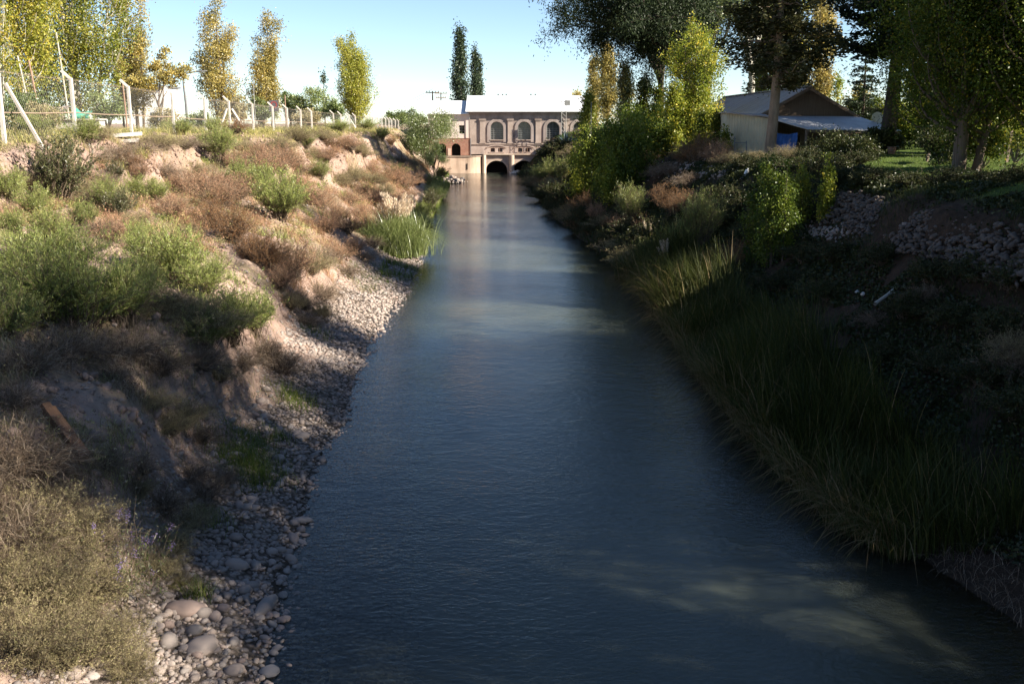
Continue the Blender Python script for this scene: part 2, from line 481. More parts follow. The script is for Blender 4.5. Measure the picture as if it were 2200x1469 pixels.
# --- masonry and metal
M['concrete'] = plain('concrete posts', (.46, .42, .37), (.62, .58, .52), 3, .9, .2, 30)
M['wire'] = plain('galvanised wire', (.20, .19, .18), (.30, .29, .27), 3, .6, 0, metal=.5)
M['steel'] = plain('painted steel', (.14, .15, .16), (.22, .22, .23), 3, .6, 0, metal=.4)
M['rust'] = plain('rusty pipe', (.22, .13, .085), (.32, .21, .15), 6, .8, 0)
M['white_paint'] = plain('white wall paint', (.66, .65, .62), (.78, .77, .75), 2, .8, .1, 20)
M['dark_void'] = plain('dark interior', (.008, .008, .008), (.014, .013, .012), 2, 1, 0, spec=0)
M['green_net'] = plain('green shade net', (.04, .22, .16), (.08, .32, .25), 4, .8, .3, 8)
M['grey_tarp'] = plain('grey brown tarp', (.25, .20, .17), (.36, .29, .25), 3, .8, .4, 5)
M['blue_tarp'] = plain('blue tarp', (.030, .085, .26), (.055, .135, .36), 3, .55, .6, 4)
M['sign_face'] = plain('sign plate', (.10, .09, .10), (.14, .12, .13), 4, .6, 0)
M['sign_red'] = plain('sign red', (.30, .05, .05), (.36, .07, .06), 4, .6, 0)
M['rail_tan'] = plain('sun bleached rail', (.26, .19, .14), (.36, .27, .20), 6, .8, 0)
M['plastic'] = plain('white plastic', (.74, .74, .72), (.84, .84, .82), 4, .4, 0)
M['shade_red'] = plain('maroon window frame', (.09, .022, .024), (.13, .035, .036), 4, .6, 0)
M['frame_grey'] = plain('grey window frame', (.16, .16, .16), (.24, .24, .23), 4, .6, 0)

def masonry(name, c1, c2, c3, scale=1.2, streak=.5):
    k = N(name)
    p = k.world()
    a = k.ramp(k.noise(scale, 6, .62, p), [(.28, c1), (.5, c2), (.75, c3)])
    st = k.noise(1.0, 4, .6, k.world((1.6, 1.6, .22)))
    a = k.mix(k.math('MULTIPLY', k.ramp(st, [(.45, (0, 0, 0)), (.72, (1, 1, 1))]), streak), a, tuple(x * .55 for x in c1))
    return k.principled(a, .9, k.bump(k.noise(14, 5, .65, p), .35, .03), 0, .2)
M['facade'] = masonry('weathered pink render', (.23, .185, .165), (.31, .255, .23), (.38, .315, .285), .8, .45)
M['facade_trim'] = masonry('warm render trim', (.28, .215, .18), (.36, .285, .24), (.43, .345, .295), 1.0, .3)
M['facade_low'] = masonry('lower render', (.30, .235, .205), (.38, .305, .265), (.45, .365, .32), .8, .35)
M['annex'] = masonry('cream plaster', (.54, .45, .39), (.60, .51, .45), (.64, .55, .48), .5, .15)
M['quay'] = masonry('stained quay concrete', (.36, .25, .18), (.48, .35, .26), (.56, .43, .33), .5, .55)
M['pier'] = masonry('pale pier concrete', (.36, .27, .21), (.46, .36, .285), (.53, .43, .35), .7, .35)

def brickwork(name):
    k = N(name)
    b = k.n('ShaderNodeTexBrick')
    b.inputs['Scale'].default_value = 1.0
    b.inputs['Color1'].default_value = (.22, .085, .055, 1); b.inputs['Color2'].default_value = (.30, .14, .095, 1)
    b.inputs['Mortar'].default_value = (.26, .19, .15, 1)
    b.inputs['Mortar Size'].default_value = .02
    b.inputs['Brick Width'].default_value = .30; b.inputs['Row Height'].default_value = .11
    mp = k.n('ShaderNodeMapping'); mp.inputs['Rotation'].default_value = (radians(90), 0, 0)
    k.l(k.world(), mp.inputs['Vector']); k.l(mp.outputs[0], b.inputs['Vector'])
    pale = k.ramp(k.noise(1.1, 5, .65, k.world()), [(.5, (0, 0, 0)), (.72, (1, 1, 1))])
    c = k.mix(k.math('MULTIPLY', pale, .6), b.outputs['Color'], (.40, .27, .20))
    return k.principled(c, .9, k.bump(b.outputs['Fac'], .4, -.02), 0, .2)
M['brick'] = brickwork('old red brick')

def corrugated(name, c1, c2, pitch, axis, rough=.5, metal=.0, streak=(.3, .2, .14), amt=.3, depth=.03):
    k = N(name)
    w = k.n('ShaderNodeTexWave', wave_type='BANDS', bands_direction=axis)
    w.inputs['Scale'].default_value = .314 / pitch * 1.0
    w.inputs['Distortion'].default_value = 0
    k.l(k.coords('Object'), w.inputs['Vector'])
    c = k.ramp(k.noise(1.2, 5, .6, k.coords('Object')), [(.3, c1), (.7, c2)])
    st = k.ramp(k.noise(1.0, 4, .65, k.coords('Object', (2.5, .5, .5) if axis == 'X' else (.5, 2.5, .5))), [(.5, (0, 0, 0)), (.75, (1, 1, 1))])
    c = k.mix(k.math('MULTIPLY', st, amt), c, streak)
    return k.principled(c, rough, k.bump(w.outputs['Fac'], .8, depth), metal, .4)
M['white_roof'] = plain('white metal sheet roof', (.60, .61, .63), (.70, .71, .72), 1.5, .6, 0, stretch=(3, .2, .2))
M['shed_wall'] = corrugated('cream corrugated sheet', (.40, .35, .24), (.48, .43, .30), .14, 'X', .6, 0, (.22, .17, .11), .35, .03)
M['shed_roof'] = corrugated('rusting sheet roof', (.24, .21, .20), (.34, .29, .26), .16, 'Y', .55, 0, (.22, .12, .07), .45, .03)
M['porch_roof'] = corrugated('grey sheet porch roof', (.30, .31, .33), (.42, .42, .43), .16, 'X', .45, .1, (.20, .15, .11), .4, .03)
M['boards'] = plain('weathered boards', (.12, .085, .06), (.21, .155, .115), 2.5, .9, .5, 12, stretch=(6, 6, .3))

def glass_mat(name, col, rough=.08):
    k = N(name)
    return k.principled(k.ramp(k.noise(.9, 3, .5, k.world()), [(.35, col), (.7, tuple(x * 2.2 for x in col))]), rough, None, 0, .6)
M['pane'] = glass_mat('dusty window glass', (.035, .038, .040))
M['pane_dark'] = glass_mat('dark window glass', (.015, .013, .014))

def stone_mat():
    k = N('river cobbles')
    t = k.attr('tint')
    r = k.n('ShaderNodeObjectInfo').outputs['Random']
    f = k.math('FRACT', k.math('ADD', t, r))
    c = k.ramp(f, [(0, (.18, .155, .14)), (.25, (.28, .22, .185)), (.45, (.21, .19, .175)), (.65, (.35, .28, .24)), (.85, (.25, .175, .145)), (1, (.32, .285, .26))])
    n1 = k.noise(9, 5, .6, k.coords('Object'))
    c = k.mix(k.math('MULTIPLY', n1, .5), c, (.32, .265, .23))
    return k.principled(c, .8, k.bump(k.noise(30, 4, .6, k.coords('Object')), .25, .01), 0, .25)
M['poplar_lime'] = leaf_mat('poplar lime leaves', [(0, (.09, .12, .02)), (.4, (.30, .32, .05)), (.8, (.50, .46, .08)), (1, (.62, .50, .09))], .42, .02)
M['stone'] = stone_mat()
M['clod'] = plain('dry earth clods', (.19, .128, .10), (.33, .235, .19), 6, .95, .5, 30)
M['stone_shaded'] = plain('shade darkened cobbles', (.055, .042, .034), (.155, .125, .105), 5, .9, .3, 20)  # cobble colour darkened to stand in for shade on the wall

def ground_mat():
    k = N('earth bank')
    p = k.world()
    n1 = k.noise(.55, 6, .62, p); n2 = k.noise(3.5, 6, .65, p); n3 = k.noise(22, 4, .6, p)
    soil = k.ramp(n1, [(.25, (.245, .165, .130)), (.5, (.345, .245, .198)), (.75, (.41, .31, .262))])
    soil = k.mix(k.math('MULTIPLY', k.ramp(n2, [(.4, (0, 0, 0)), (.7, (1, 1, 1))]), .5), soil, (.20, .138, .105))
    soil = k.mix(k.math('MULTIPLY', k.ramp(n3, [(.5, (0, 0, 0)), (.75, (1, 1, 1))]), .35), soil, (.48, .37, .30))
    vs = k.noise(1.0, 5, .7, k.world((.35, .35, 3.2)), .5)
    soil = k.mix(k.math('MULTIPLY', k.ramp(vs, [(.42, (0, 0, 0)), (.62, (1, 1, 1))]), .38), soil, (.46, .325, .25))
    crk = k.n('ShaderNodeTexVoronoi', feature='DISTANCE_TO_EDGE'); crk.inputs['Scale'].default_value = 1.6
    k.l(k.world((1, 1, .55)), crk.inputs['Vector'])
    soil = k.mix(k.math('MULTIPLY', k.ramp(crk.outputs['Distance'], [(0, (1, 1, 1)), (.07, (0, 0, 0))]), .28), soil, (.17, .115, .085))
    # grassy, leaf strewn top
    top = k.ramp(k.noise(1.3, 5, .6, p), [(.3, (.13, .115, .045)), (.55, (.23, .185, .085)), (.75, (.30, .235, .125))])
    c = k.mix(k.attr('top'), soil, top)
    # right bank: dark red-brown earth, darkened further to deepen the bank's shade
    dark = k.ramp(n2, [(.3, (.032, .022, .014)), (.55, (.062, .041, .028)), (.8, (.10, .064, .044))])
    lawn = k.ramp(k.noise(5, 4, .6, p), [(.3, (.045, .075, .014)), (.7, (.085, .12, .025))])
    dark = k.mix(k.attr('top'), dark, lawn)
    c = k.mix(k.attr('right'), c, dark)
    # pebbly shingle
    vo = k.n('ShaderNodeTexVoronoi', feature='F1'); vo.inputs['Scale'].default_value = 9
    k.l(p, vo.inputs['Vector'])
    bw = k.n('ShaderNodeRGBToBW'); k.l(vo.outputs['Color'], bw.inputs[0])
    peb = k.mix(.8, k.ramp(vo.outputs['Distance'], [(0, (.37, .30, .25)), (.35, (.27, .215, .18)), (.6, (.11, .088, .07))]), bw.outputs[0], 'SOFT_LIGHT')
    sh = k.math('MULTIPLY', k.attr('shingle'), 1)
    c = k.mix(sh, c, peb)
    c = k.mix(k.attr('wet'), c, k.mix(.62, c, (.045, .036, .026)))
    n4 = k.noise(55, 3, .65, p)
    hgt = k.math('ADD', k.math('ADD', k.math('MULTIPLY', n3, .5), k.math('MULTIPLY', n4, .18)), k.math('MULTIPLY', n2, 1.0))
    hgt = k.math('SUBTRACT', hgt, k.math('MULTIPLY', k.math('MULTIPLY', vo.outputs['Distance'], sh), .8))
    return k.principled(c, .95, k.bump(hgt, .9, .12), 0, .12)
M['ground'] = ground_mat()

def water_mat():
    k = N('murky river water')
    p1 = k.world((1.0, 1.7, 1))
    a = k.noise(1.5, 3, .55, p1, .8); b = k.noise(7.0, 3, .6, p1, .5); c = k.noise(.25, 2, .5, k.world())
    h = k.math('ADD', k.math('MULTIPLY', a, .40), k.math('MULTIPLY', b, k.math('ADD', k.math('MULTIPLY', c, .55), .06)))
    nm = k.bump(h, 1.0, .034)
    col = k.ramp(k.noise(.35, 3, .5, k.world()), [(.3, (.052, .064, .052)), (.7, (.080, .088, .066))])
    d = k.n('ShaderNodeSubsurfaceScattering', falloff='BURLEY'); k.l(col, d.inputs['Color'])
    d.inputs['Scale'].default_value = .75; d.inputs['Radius'].default_value = (1, 1, .9)
    tr = k.n('ShaderNodeBsdfTransparent'); tr.inputs['Color'].default_value = (.72, .70, .60, 1)
    body = k.n('ShaderNodeMixShader')
    k.l(k.attr('murk'), body.inputs[0]); k.l(tr.outputs[0], body.inputs[1]); k.l(d.outputs[0], body.inputs[2])
    g = k.n('ShaderNodeBsdfGlossy'); g.inputs['Roughness'].default_value = .06
    k.l(nm, g.inputs['Normal'])
    fr = k.n('ShaderNodeFresnel'); fr.inputs['IOR'].default_value = 1.33; k.l(nm, fr.inputs['Normal'])
    mx = k.n('ShaderNodeMixShader')
    k.l(fr.outputs[0], mx.inputs[0]); k.l(body.outputs[0], mx.inputs[1]); k.l(g.outputs[0], mx.inputs[2])
    k.l(mx.outputs[0], k.out.inputs['Surface'])
    return k.m
M['water'] = water_mat()
# the last value: full crown (1) or thin crown (0)
SHADE = [(17.5, 6.6, .92, 1.7, 0), (17.5, 10.8, (.8, .8, .93), .6, 0), (17.5, -4.6, 1.0, 2.9, 0), (18.5, -11, 1.0, 4.1, 0), (18, 16.6, (.85, .85, .64), 5.0, 0), (17.5, 22.7, (.62, .62, .80), .8, 0), (17, 19.5, (.7, .7, .5), 3.8, 1), (24, -10, 1.0, 1.2, 0), (24, 12, (1, 1, .6), 5.6, 0), (17.5, 1.6, (.8, .8, .46), 2.4, 0), (24, 24, (1, 1, .5), 2.0, 0)]
# ------------------------------------------------------------------ the ground and the river
def axis_steps(segs):
    out = [segs[0][0]]
    for a, b, s in segs:
        n = max(1, int(round((b - a) / s)))
        out += list(a + (b - a) * (np.arange(n) + 1) / n)
    return np.array(out)
gx = axis_steps([(-2500, -600, 240), (-600, -150, 50), (-150, -50, 6), (-50, -24, .8), (-24, -16, .32), (-16, -10, .17), (-10, -2.6, .11), (-2.6, 4.6, .6), (4.6, 12, .22), (12, 22, .5), (22, 60, 2), (60, 150, 8), (150, 600, 50), (600, 2500, 240)])
gy = axis_steps([(-80, -10, 4), (-10, 7, .8), (7, 30, .13), (30, 60, .2), (60, 110, .4), (110, 156, .6), (156, 200, 4), (200, 500, 20), (500, 3000, 150)])
GX, GY = np.meshgrid(gx, gy)
GZ = height(GX, GY)
ny, nx = GX.shape
V = np.stack([GX, GY, GZ], -1).reshape(-1, 3)
ii = np.arange(ny * nx).reshape(ny, nx)
Q = np.stack([ii[:-1, :-1], ii[:-1, 1:], ii[1:, 1:], ii[1:, :-1]], -1).reshape(-1, 4)
g = Geo(); g.add(V, Q)
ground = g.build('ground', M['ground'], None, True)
tag(ground, 'eroded earth banks and level land on both sides of the river', 'ground', kind='structure')
UL = xl(GY) - GX; VR = GX - xr(GY)
nz = fbm(GX * .35, GY * .35, 77, 4)
def put(name, arr):
    a = ground.data.attributes.new(name, 'FLOAT', 'POINT')
    a.data.foreach_set('value', np.clip(arr, 0, 1).astype(np.float32).ravel())
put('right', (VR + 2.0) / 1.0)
put('shingle', np.where((UL < 6) & (UL > -2.5), np.clip((2.1 + nz * 1.6 - UL) / .5, 0, 1), 0) * (GY < 75))
topl = np.clip((GZ - 6.0 + nz * .8) / .35, 0, 1) + .55 * np.clip(nz * 3 - .1, 0, 1) * (UL > 2.6)
topr = np.clip((GZ - 4.95) / .2, 0, 1) * (VR > 5)
put('top', np.where(VR > 0, topr, topl))
put('wet', np.clip((.12 - GZ) / .1, 0, 1))

wy = axis_steps([(-60, 0, 6), (0, 60, .5), (60, 149.6, 1.5)])
cols = np.concatenate([np.linspace(-.6, 2.4, 22), np.linspace(2.4, 1.2, 2)[1:]])
rows = []
for Y in wy:
    a, b = xl(Y) - 1.2, xr(Y) + 1.0
    k = np.concatenate([np.linspace(a, a + 3.2, 24), np.linspace(a + 3.2, b - 2, 6)[1:-1], np.linspace(b - 2, b, 8)])
    rows.append(np.stack([k, np.full_like(k, Y), np.zeros_like(k)], -1))
W = np.stack(rows)
n0, n1, _ = W.shape
ii = np.arange(n0 * n1).reshape(n0, n1)
g = Geo(); g.add(W.reshape(-1, 3), np.stack([ii[:-1, :-1], ii[:-1, 1:], ii[1:, 1:], ii[1:, :-1]], -1).reshape(-1, 4))
water = g.build('water', M['water'], None, True)
tag(water, 'dark blue green river running straight to the powerhouse', 'river', kind='structure')
dep = np.clip(-height(W[..., 0], W[..., 1]), 0, 2)
a = water.data.attributes.new('murk', 'FLOAT', 'POINT')
a.data.foreach_set('value', (1 - np.exp(-dep * 1.9)).astype(np.float32).ravel())
# ------------------------------------------------------------------ plant builders (local coordinates, base at the origin)
def unit(v):
    return v / (np.linalg.norm(v, axis=-1, keepdims=True) + 1e-9)

def rand_dirs(rng, n):
    return unit(rng.normal(size=(n, 3)))

def along(P, idx, s):
    """points on polylines P (N,K,3): polyline idx (M,), parameter s (M,) 0..1"""
    K = P.shape[1]
    f = np.clip(s, 0, .9999) * (K - 1)
    i = f.astype(int); w = (f - i)[:, None]
    return P[idx, i] * (1 - w) + P[idx, i + 1] * w

def poplar(seed, h, R, n_br, n_leaf, leaf, clear=.08, loose=.35, spread=1.0, prof=None, stems=1, trunk_r=None, tintw=(.15, 1), gaps=.35, lean=0.0, lmul=1.0):
    """columnar poplar: limbs rising close to the trunk, leaves crowded along them"""
    rng = np.random.default_rng(seed)
    tg, cg = Geo(), Geo()
    tr = trunk_r or h * .013
    tk = np.linspace(0, 1, 9)
    offs = rng.normal(size=(stems, 2)) * (.0 if stems == 1 else R * .28)
    tops = offs * 1.6 + rng.normal(size=(stems, 2)) * R * .08
    tops[:, 0] += lean
    tp = np.zeros((stems, 9, 3))
    for s in range(stems):
        tp[s, :, 0] = offs[s, 0] * .35 + (tops[s, 0] - offs[s, 0] * .35) * tk + np.sin(tk * 5 + s) * R * .03
        tp[s, :, 1] = offs[s, 1] * .35 + (tops[s, 1] - offs[s, 1] * .35) * tk + np.cos(tk * 4 + s) * R * .03
        tp[s, :, 2] = tk * h * (1 if s == 0 else rng.uniform(.72, .97)) - .15
    tg.tubes(tp, tr * (1 - tk * .92)[None, :] * np.where(np.arange(stems) == 0, 1, .7)[:, None], 8)
    pf = prof or (lambda t: np.clip((t + .05) / .25, .3, 1) * np.clip(1.02 - t, 0, 1) ** .55)
    u = np.clip(clear + (1 - clear) * rng.uniform(0, .93, n_br) ** .9, 0, .97)
    st = rng.integers(0, stems, n_br)
    phi = rng.uniform(0, 2 * pi, n_br)
    out = R * pf(u) * rng.uniform(.35, 1.05, n_br) * spread
    L = h * lmul * rng.uniform(.10, .24, n_br) * (1.15 - u * .7)
    L = np.minimum(L, h * 1.03 - u * h * .98)
    b0 = along(tp, st, u)
    s = np.linspace(0, 1, 6)
    bp = np.zeros((n_br, 6, 3))
    rr = (1 - np.exp(-2.6 * s)) / (1 - np.exp(-2.6))
    wob = rng.normal(size=(n_br, 2)) * R * .10
    bp[..., 0] = b0[:, None, 0] + np.cos(phi)[:, None] * out[:, None] * rr + wob[:, :1] * s * s
    bp[..., 1] = b0[:, None, 1] + np.sin(phi)[:, None] * out[:, None] * rr + wob[:, 1:] * s * s
    bp[..., 2] = b0[:, None, 2] + L[:, None] * s
    tg.tubes(bp, (tr * .28 * (1 - u))[:, None] * (1.05 - s)[None, :] + tr * .03, 4)
    # some limbs carry little: gaps
    wgt = rng.uniform(0, 1, n_br) ** (gaps * 2) * (L + .3)
    bi = rng.choice(n_br, n_leaf, p=wgt / wgt.sum())
    sv = rng.uniform(.08, 1.04, n_leaf)
    ncl = max(8, n_leaf // 26)
    cb = rng.choice(n_br, ncl, p=wgt / wgt.sum())
    cc = along(bp, cb, rng.uniform(.06, 1.03, ncl)) + rng.normal(size=(ncl, 3)) * (R * .13 * loose / .35)
    ci = rng.integers(0, ncl, n_leaf)
    bi = cb[ci]
    c = cc[ci] + rng.normal(size=(n_leaf, 3)) * (leaf * .95 + R * .035) * np.array([1, 1, 1.35])
    stray = rng.uniform(0, 1, n_leaf) < .07
    c[stray] = along(bp, bi, sv)[stray] + rng.normal(size=(int(stray.sum()), 3)) * R * .16
    d = unit(rng.normal(size=(n_leaf, 3)) + np.array([0, 0, -.5]))
    bt = rng.uniform(-.18, .18, n_br)
    tint = np.clip(tintw[0] + (tintw[1] - tintw[0]) * rng.beta(5, 5, n_leaf) + bt[bi] + rng.uniform(-.16, .16, ncl)[ci], 0, 1)
    cg.leaves(c, d, leaf * rng.uniform(.7, 1.3, n_leaf), leaf * .8 * rng.uniform(.7, 1.2, n_leaf), tint, rng=rng)
    return tg, cg

def broadleaf(seed, h, R, trunk_h, n_limb, n_tip, n_leaf, leaf, droop=.3, tr=None, ltw=.5, clump=.7, bias=(0, 0), flat=.75, tint=(0.1, 1)):
    """spreading tree: limbs, branches, clumps of leaves at the branch ends with air between them"""
    rng = np.random.default_rng(seed)
    tg, cg = Geo(), Geo()
    tr = tr or h * .022
    k = np.linspace(0, 1, 7)
    tp = np.zeros((1, 7, 3)); tp[0, :, 2] = k * trunk_h - .2
    tp[0, :, 0] = np.sin(k * 3) * .04 * h + bias[0] * .15 * k; tp[0, :, 1] = np.cos(k * 2.3) * .03 * h - .03 * h + bias[1] * .15 * k
    tg.tubes(tp, (tr * (1.25 - .55 * k))[None, :], 9)
    phi = np.arange(n_limb) * 2.4 + rng.uniform(-.4, .4, n_limb)
    el = rng.uniform(.12, 1.2, n_limb)
    tipz = trunk_h + (h - trunk_h) * (.25 + .7 * np.sin(el)) * rng.uniform(.8, 1.0, n_limb)
    rad = R * np.cos(el * .85) * rng.uniform(.55, .9, n_limb)
    lp = np.zeros((n_limb, 6, 3)); s = np.linspace(0, 1, 6)
    b0 = along(tp, np.zeros(n_limb, int), rng.uniform(.6, 1, n_limb))
    tip = np.stack([np.cos(phi) * rad + bias[0], np.sin(phi) * rad + bias[1], tipz], -1)
    lp = b0[:, None] + (tip - b0)[:, None] * s[None, :, None]
    lp[..., 2] += (np.sin(s * pi) * .10 * h)[None]
    lp[:, 1:-1] += rng.normal(size=(n_limb, 4, 3)) * R * .04
    tg.tubes(lp, tr * .52 * (1.05 - s * .8)[None, :].repeat(n_limb, 0), 6)
    nb = n_limb * n_tip
    li = np.repeat(np.arange(n_limb), n_tip)
    lt = rng.uniform(.3, 1, nb); lt[::n_tip] = 1.0; lt[1::n_tip] = .9
    c0 = along(lp, li, lt)
    dirn = unit(rng.normal(size=(nb, 3)) * np.array([1, 1, .55]) + np.array([0, 0, .25]))
    dirn = unit(dirn + .5 * unit(c0 - np.array([bias[0] * .6, bias[1] * .6, trunk_h])))
    blen = R * rng.uniform(.18, .5, nb)
    bp = c0[:, None] + dirn[:, None] * (blen[:, None] * s[None, :])[..., None]
    bp[..., 2] -= (droop * blen)[:, None] * (s ** 2)[None]
    bp[:, 1:] += rng.normal(size=(nb, 5, 3)) * R * .025
    tg.tubes(bp, tr * .16 * (1.08 - s)[None, :].repeat(nb, 0) + .006, 4)
    wgt = rng.uniform(.25, 1, nb); bi = rng.choice(nb, n_leaf, p=wgt / wgt.sum())
    sv = rng.beta(2.4, 1.2, n_leaf)
    sig = (R * .085 * clump / .7) * rng.uniform(.7, 1.3, nb)
    c = along(bp, bi, sv) + rng.normal(size=(n_leaf, 3)) * sig[bi][:, None] * np.array([1, 1, flat])
    c[:, 2] -= np.abs(rng.normal(size=n_leaf)) * droop * R * .07
    d = unit(rng.normal(size=(n_leaf, 3)) + np.array([0, 0, -1.0 * min(1, droop * 2)]))
    bt = rng.uniform(-.2, .2, nb)
    t = np.clip(tint[0] + (tint[1] - tint[0]) * rng.beta(5, 5, n_leaf) + bt[bi], 0, 1)
    cg.leaves(c, d, leaf * rng.uniform(.7, 1.3, n_leaf), leaf * ltw * rng.uniform(.7, 1.2, n_leaf), t, rng=rng)
    return tg, cg

def conifer(seed, h, R, clear, n_whorl, per, n_leaf, leaf, droop=.15, flat=.25, tr=None, layered=0.0, top_pow=.8, one_side=0.0, up=0.0):
    """trunk with tiers of boughs, each bough a flat ragged spray"""
    rng = np.random.default_rng(seed)
    tg, cg = Geo(), Geo()
    tr = tr or h * .02
    k = np.linspace(0, 1, 10)
    tp = np.zeros((1, 10, 3)); tp[0, :, 2] = k * h - .2; tp[0, :, 0] = np.sin(k * 4) * .012 * h; tp[0, :, 1] = np.cos(k * 3) * .01 * h
    tg.tubes(tp, (tr * (1.1 - k))[None] + .01, 9)
    nb = n_whorl * per
    w = np.repeat(np.arange(n_whorl), per)
    u = clear + (1 - clear) * (w + rng.normal(size=nb) * (.35 - .25 * layered)) / n_whorl
    u = np.clip(u, clear * .9, .985)
    phi = rng.uniform(0, 2 * pi, nb)
    t = (u - clear) / (1 - clear)
    L = R * np.clip(1 - t, .03, 1) ** top_pow * rng.uniform(.45, 1.08, nb) * (.75 + .25 * np.clip(t / .12, 0, 1))
    L *= 1 + one_side * np.cos(phi - pi)
    s = np.linspace(0, 1, 6)
    b0 = along(tp, np.zeros(nb, int), u)
    bp = np.zeros((nb, 6, 3))
    bp[..., 0] = b0[:, None, 0] + np.cos(phi)[:, None] * L[:, None] * s
    bp[..., 1] = b0[:, None, 1] + np.sin(phi)[:, None] * L[:, None] * s
    bp[..., 2] = b0[:, None, 2] + L[:, None] * (up * s - droop * s + droop * .7 * s ** 3)
    bp[:, 1:] += rng.normal(size=(nb, 5, 3)) * (L * .04)[:, None, None]
    tg.tubes(bp, (tr * .22 * np.clip(1.2 - t, .2, 1))[:, None] * (1.05 - s)[None] + .006, 4)
    wgt = L ** 1.3 * rng.uniform(.2, 1, nb); bi = rng.choice(nb, n_leaf, p=wgt / wgt.sum())
    sv = np.clip(rng.beta(1.7, 1.0, n_leaf), 0, 1)
    c = along(bp, bi, sv)
    side = np.stack([-np.sin(phi), np.cos(phi), np.zeros(nb)], -1)[bi]
    wid = L[bi] * .24 * (1.15 - sv) + .05
    off = rng.normal(size=n_leaf) * wid
    c = c + side * off[:, None]
    c[:, 2] += rng.normal(size=n_leaf) * (flat * .35 * L[bi] * .35 + .04) - np.abs(off) * .25
    outd = np.stack([np.cos(phi), np.sin(phi), np.full(nb, -.1)], -1)[bi]
    d = unit(outd + side * np.sign(off)[:, None] * .8 + rng.normal(size=(n_leaf, 3)) * .45)
    bt = rng.uniform(-.2, .2, nb)
    tint = np.clip(rng.beta(5, 5, n_leaf) + bt[bi], 0, 1)
    cg.leaves(c, d, leaf * rng.uniform(.6, 1.3, n_leaf), leaf * .42 * rng.uniform(.7, 1.3, n_leaf), tint, rng=rng)
    return tg, cg

def shrub(seed, R, H, n_stem, n_twig, n_leaf, ll, lw, upright=.5, twig_len=.3, stem_r=.010, twig_w=.006, align=.6, ragged=.3, tint=(0, 1), curl=.0):
    rng = np.random.default_rng(seed)
    sg, fg = Geo(), Geo()
    th = np.arccos(1 - rng.uniform(0, 1, n_stem) * (1 - .02)) * (1 - .45 * upright)
    phi = rng.uniform(0, 2 * pi, n_stem)
    amp = 1 - ragged * rng.uniform(0, 1, n_stem) ** 1.5
    amp = np.where(rng.uniform(0, 1, n_stem) < .10, amp * 1.28, amp)
    lob = 1 + .30 * np.sin(phi * 2 + seed) + .22 * np.sin(phi * 3 + seed * 2)
    tip = np.stack([R * np.sin(th) * np.cos(phi) * lob, R * np.sin(th) * np.sin(phi) * lob, H * (np.cos(th) * .92 + .08)], -1) * amp[:, None]
    base = np.concatenate([rng.normal(size=(n_stem, 2)) * R * .10, np.full((n_stem, 1), -.06)], 1)
    s = np.linspace(0, 1, 6)
    sp = base[:, None] + (tip - base)[:, None] * s[None, :, None]
    sp[..., 2] += (np.sin(s * pi) * H * .10)[None] * np.sin(th)[:, None]
    sp[:, 1:] += rng.normal(size=(n_stem, 5, 3)) * R * .035
    if curl:
        sp[..., 2] -= curl * H * (s ** 3)[None] * np.sin(th)[:, None]
    sg.tubes(sp, stem_r * (1.1 - s)[None].repeat(n_stem, 0) + .001, 3, rng.uniform(0, 1, n_stem))
    ti = rng.integers(0, n_stem, n_twig)
    tsv = rng.uniform(.22, 1, n_twig) ** .8
    t0 = along(sp, ti, tsv)
    sd = unit(sp[ti, -1] - sp[ti, 0])
    td = unit(sd + rng.normal(size=(n_twig, 3)) * .65 + np.array([0, 0, .35 * upright]))
    tl = H * twig_len * rng.uniform(.4, 1.1, n_twig)
    k3 = np.array([0, .5, 1.0])
    tpth = t0[:, None] + td[:, None] * (tl[:, None] * k3)[..., None]
    tpth[:, 1:] += rng.normal(size=(n_twig, 2, 3)) * (tl * .10)[:, None, None]
    tpth[:, 2, 2] -= curl * tl * .5
    dst = fg if n_leaf == 0 else sg
    dst.strips(tpth, twig_w * np.array([1, .8, .3])[None].repeat(n_twig, 0), rand_dirs(rng, n_twig), rng.uniform(0, 1, n_twig))
    if n_leaf:
        li = rng.integers(0, n_twig, n_leaf)
        lv = rng.uniform(.05, 1.05, n_leaf)
        c = along(tpth, li, lv) + rng.normal(size=(n_leaf, 3)) * ll * .25
        d = unit(td[li] * align + rng.normal(size=(n_leaf, 3)) * (1 - align) * .9)
        bt = rng.uniform(-.2, .2, n_twig)
        tv = np.clip(tint[0] + (tint[1] - tint[0]) * rng.beta(4, 4, n_leaf) + bt[li], 0, 1)
        fg.leaves(c, d, ll * rng.uniform(.6, 1.3, n_leaf), lw * rng.uniform(.7, 1.3, n_leaf), tv, rng=rng)
    return sg, fg

def blades(g, rng, P, H, lean, width, segs=4, tint=None, az=None, droop=.5, tw=1.0):
    """tapering curved blades: P (N,3), H (N,)"""
    P = np.asarray(P, float); n = len(P)
    az = rng.uniform(0, 2 * pi, n) if az is None else az
    lean = np.broadcast_to(lean, (n,)) * rng.uniform(.3, 1.4, n)
    s = np.linspace(0, 1, segs + 1)
    out = np.stack([np.cos(az), np.sin(az)], -1)
    path = np.zeros((n, segs + 1, 3))
    hor = (lean * H)[:, None] * (s ** 1.7)[None]
    path[..., :2] = P[:, None, :2] + out[:, None] * hor[..., None]
    path[..., 2] = P[:, None, 2] + H[:, None] * (s[None] - droop * lean[:, None] * (s ** 2.6)[None])
    w = np.broadcast_to(width, (n,))[:, None] * np.maximum(.06, (1 - s ** 2.2))[None] * rng.uniform(.7, 1.2, n)[:, None]
    ang = az + pi / 2 + rng.normal(size=n) * .7 * tw
    side = np.stack([np.cos(ang), np.sin(ang), np.zeros(n)], -1)
    g.strips(path, w, side, rng.uniform(0, 1, n) if tint is None else tint)

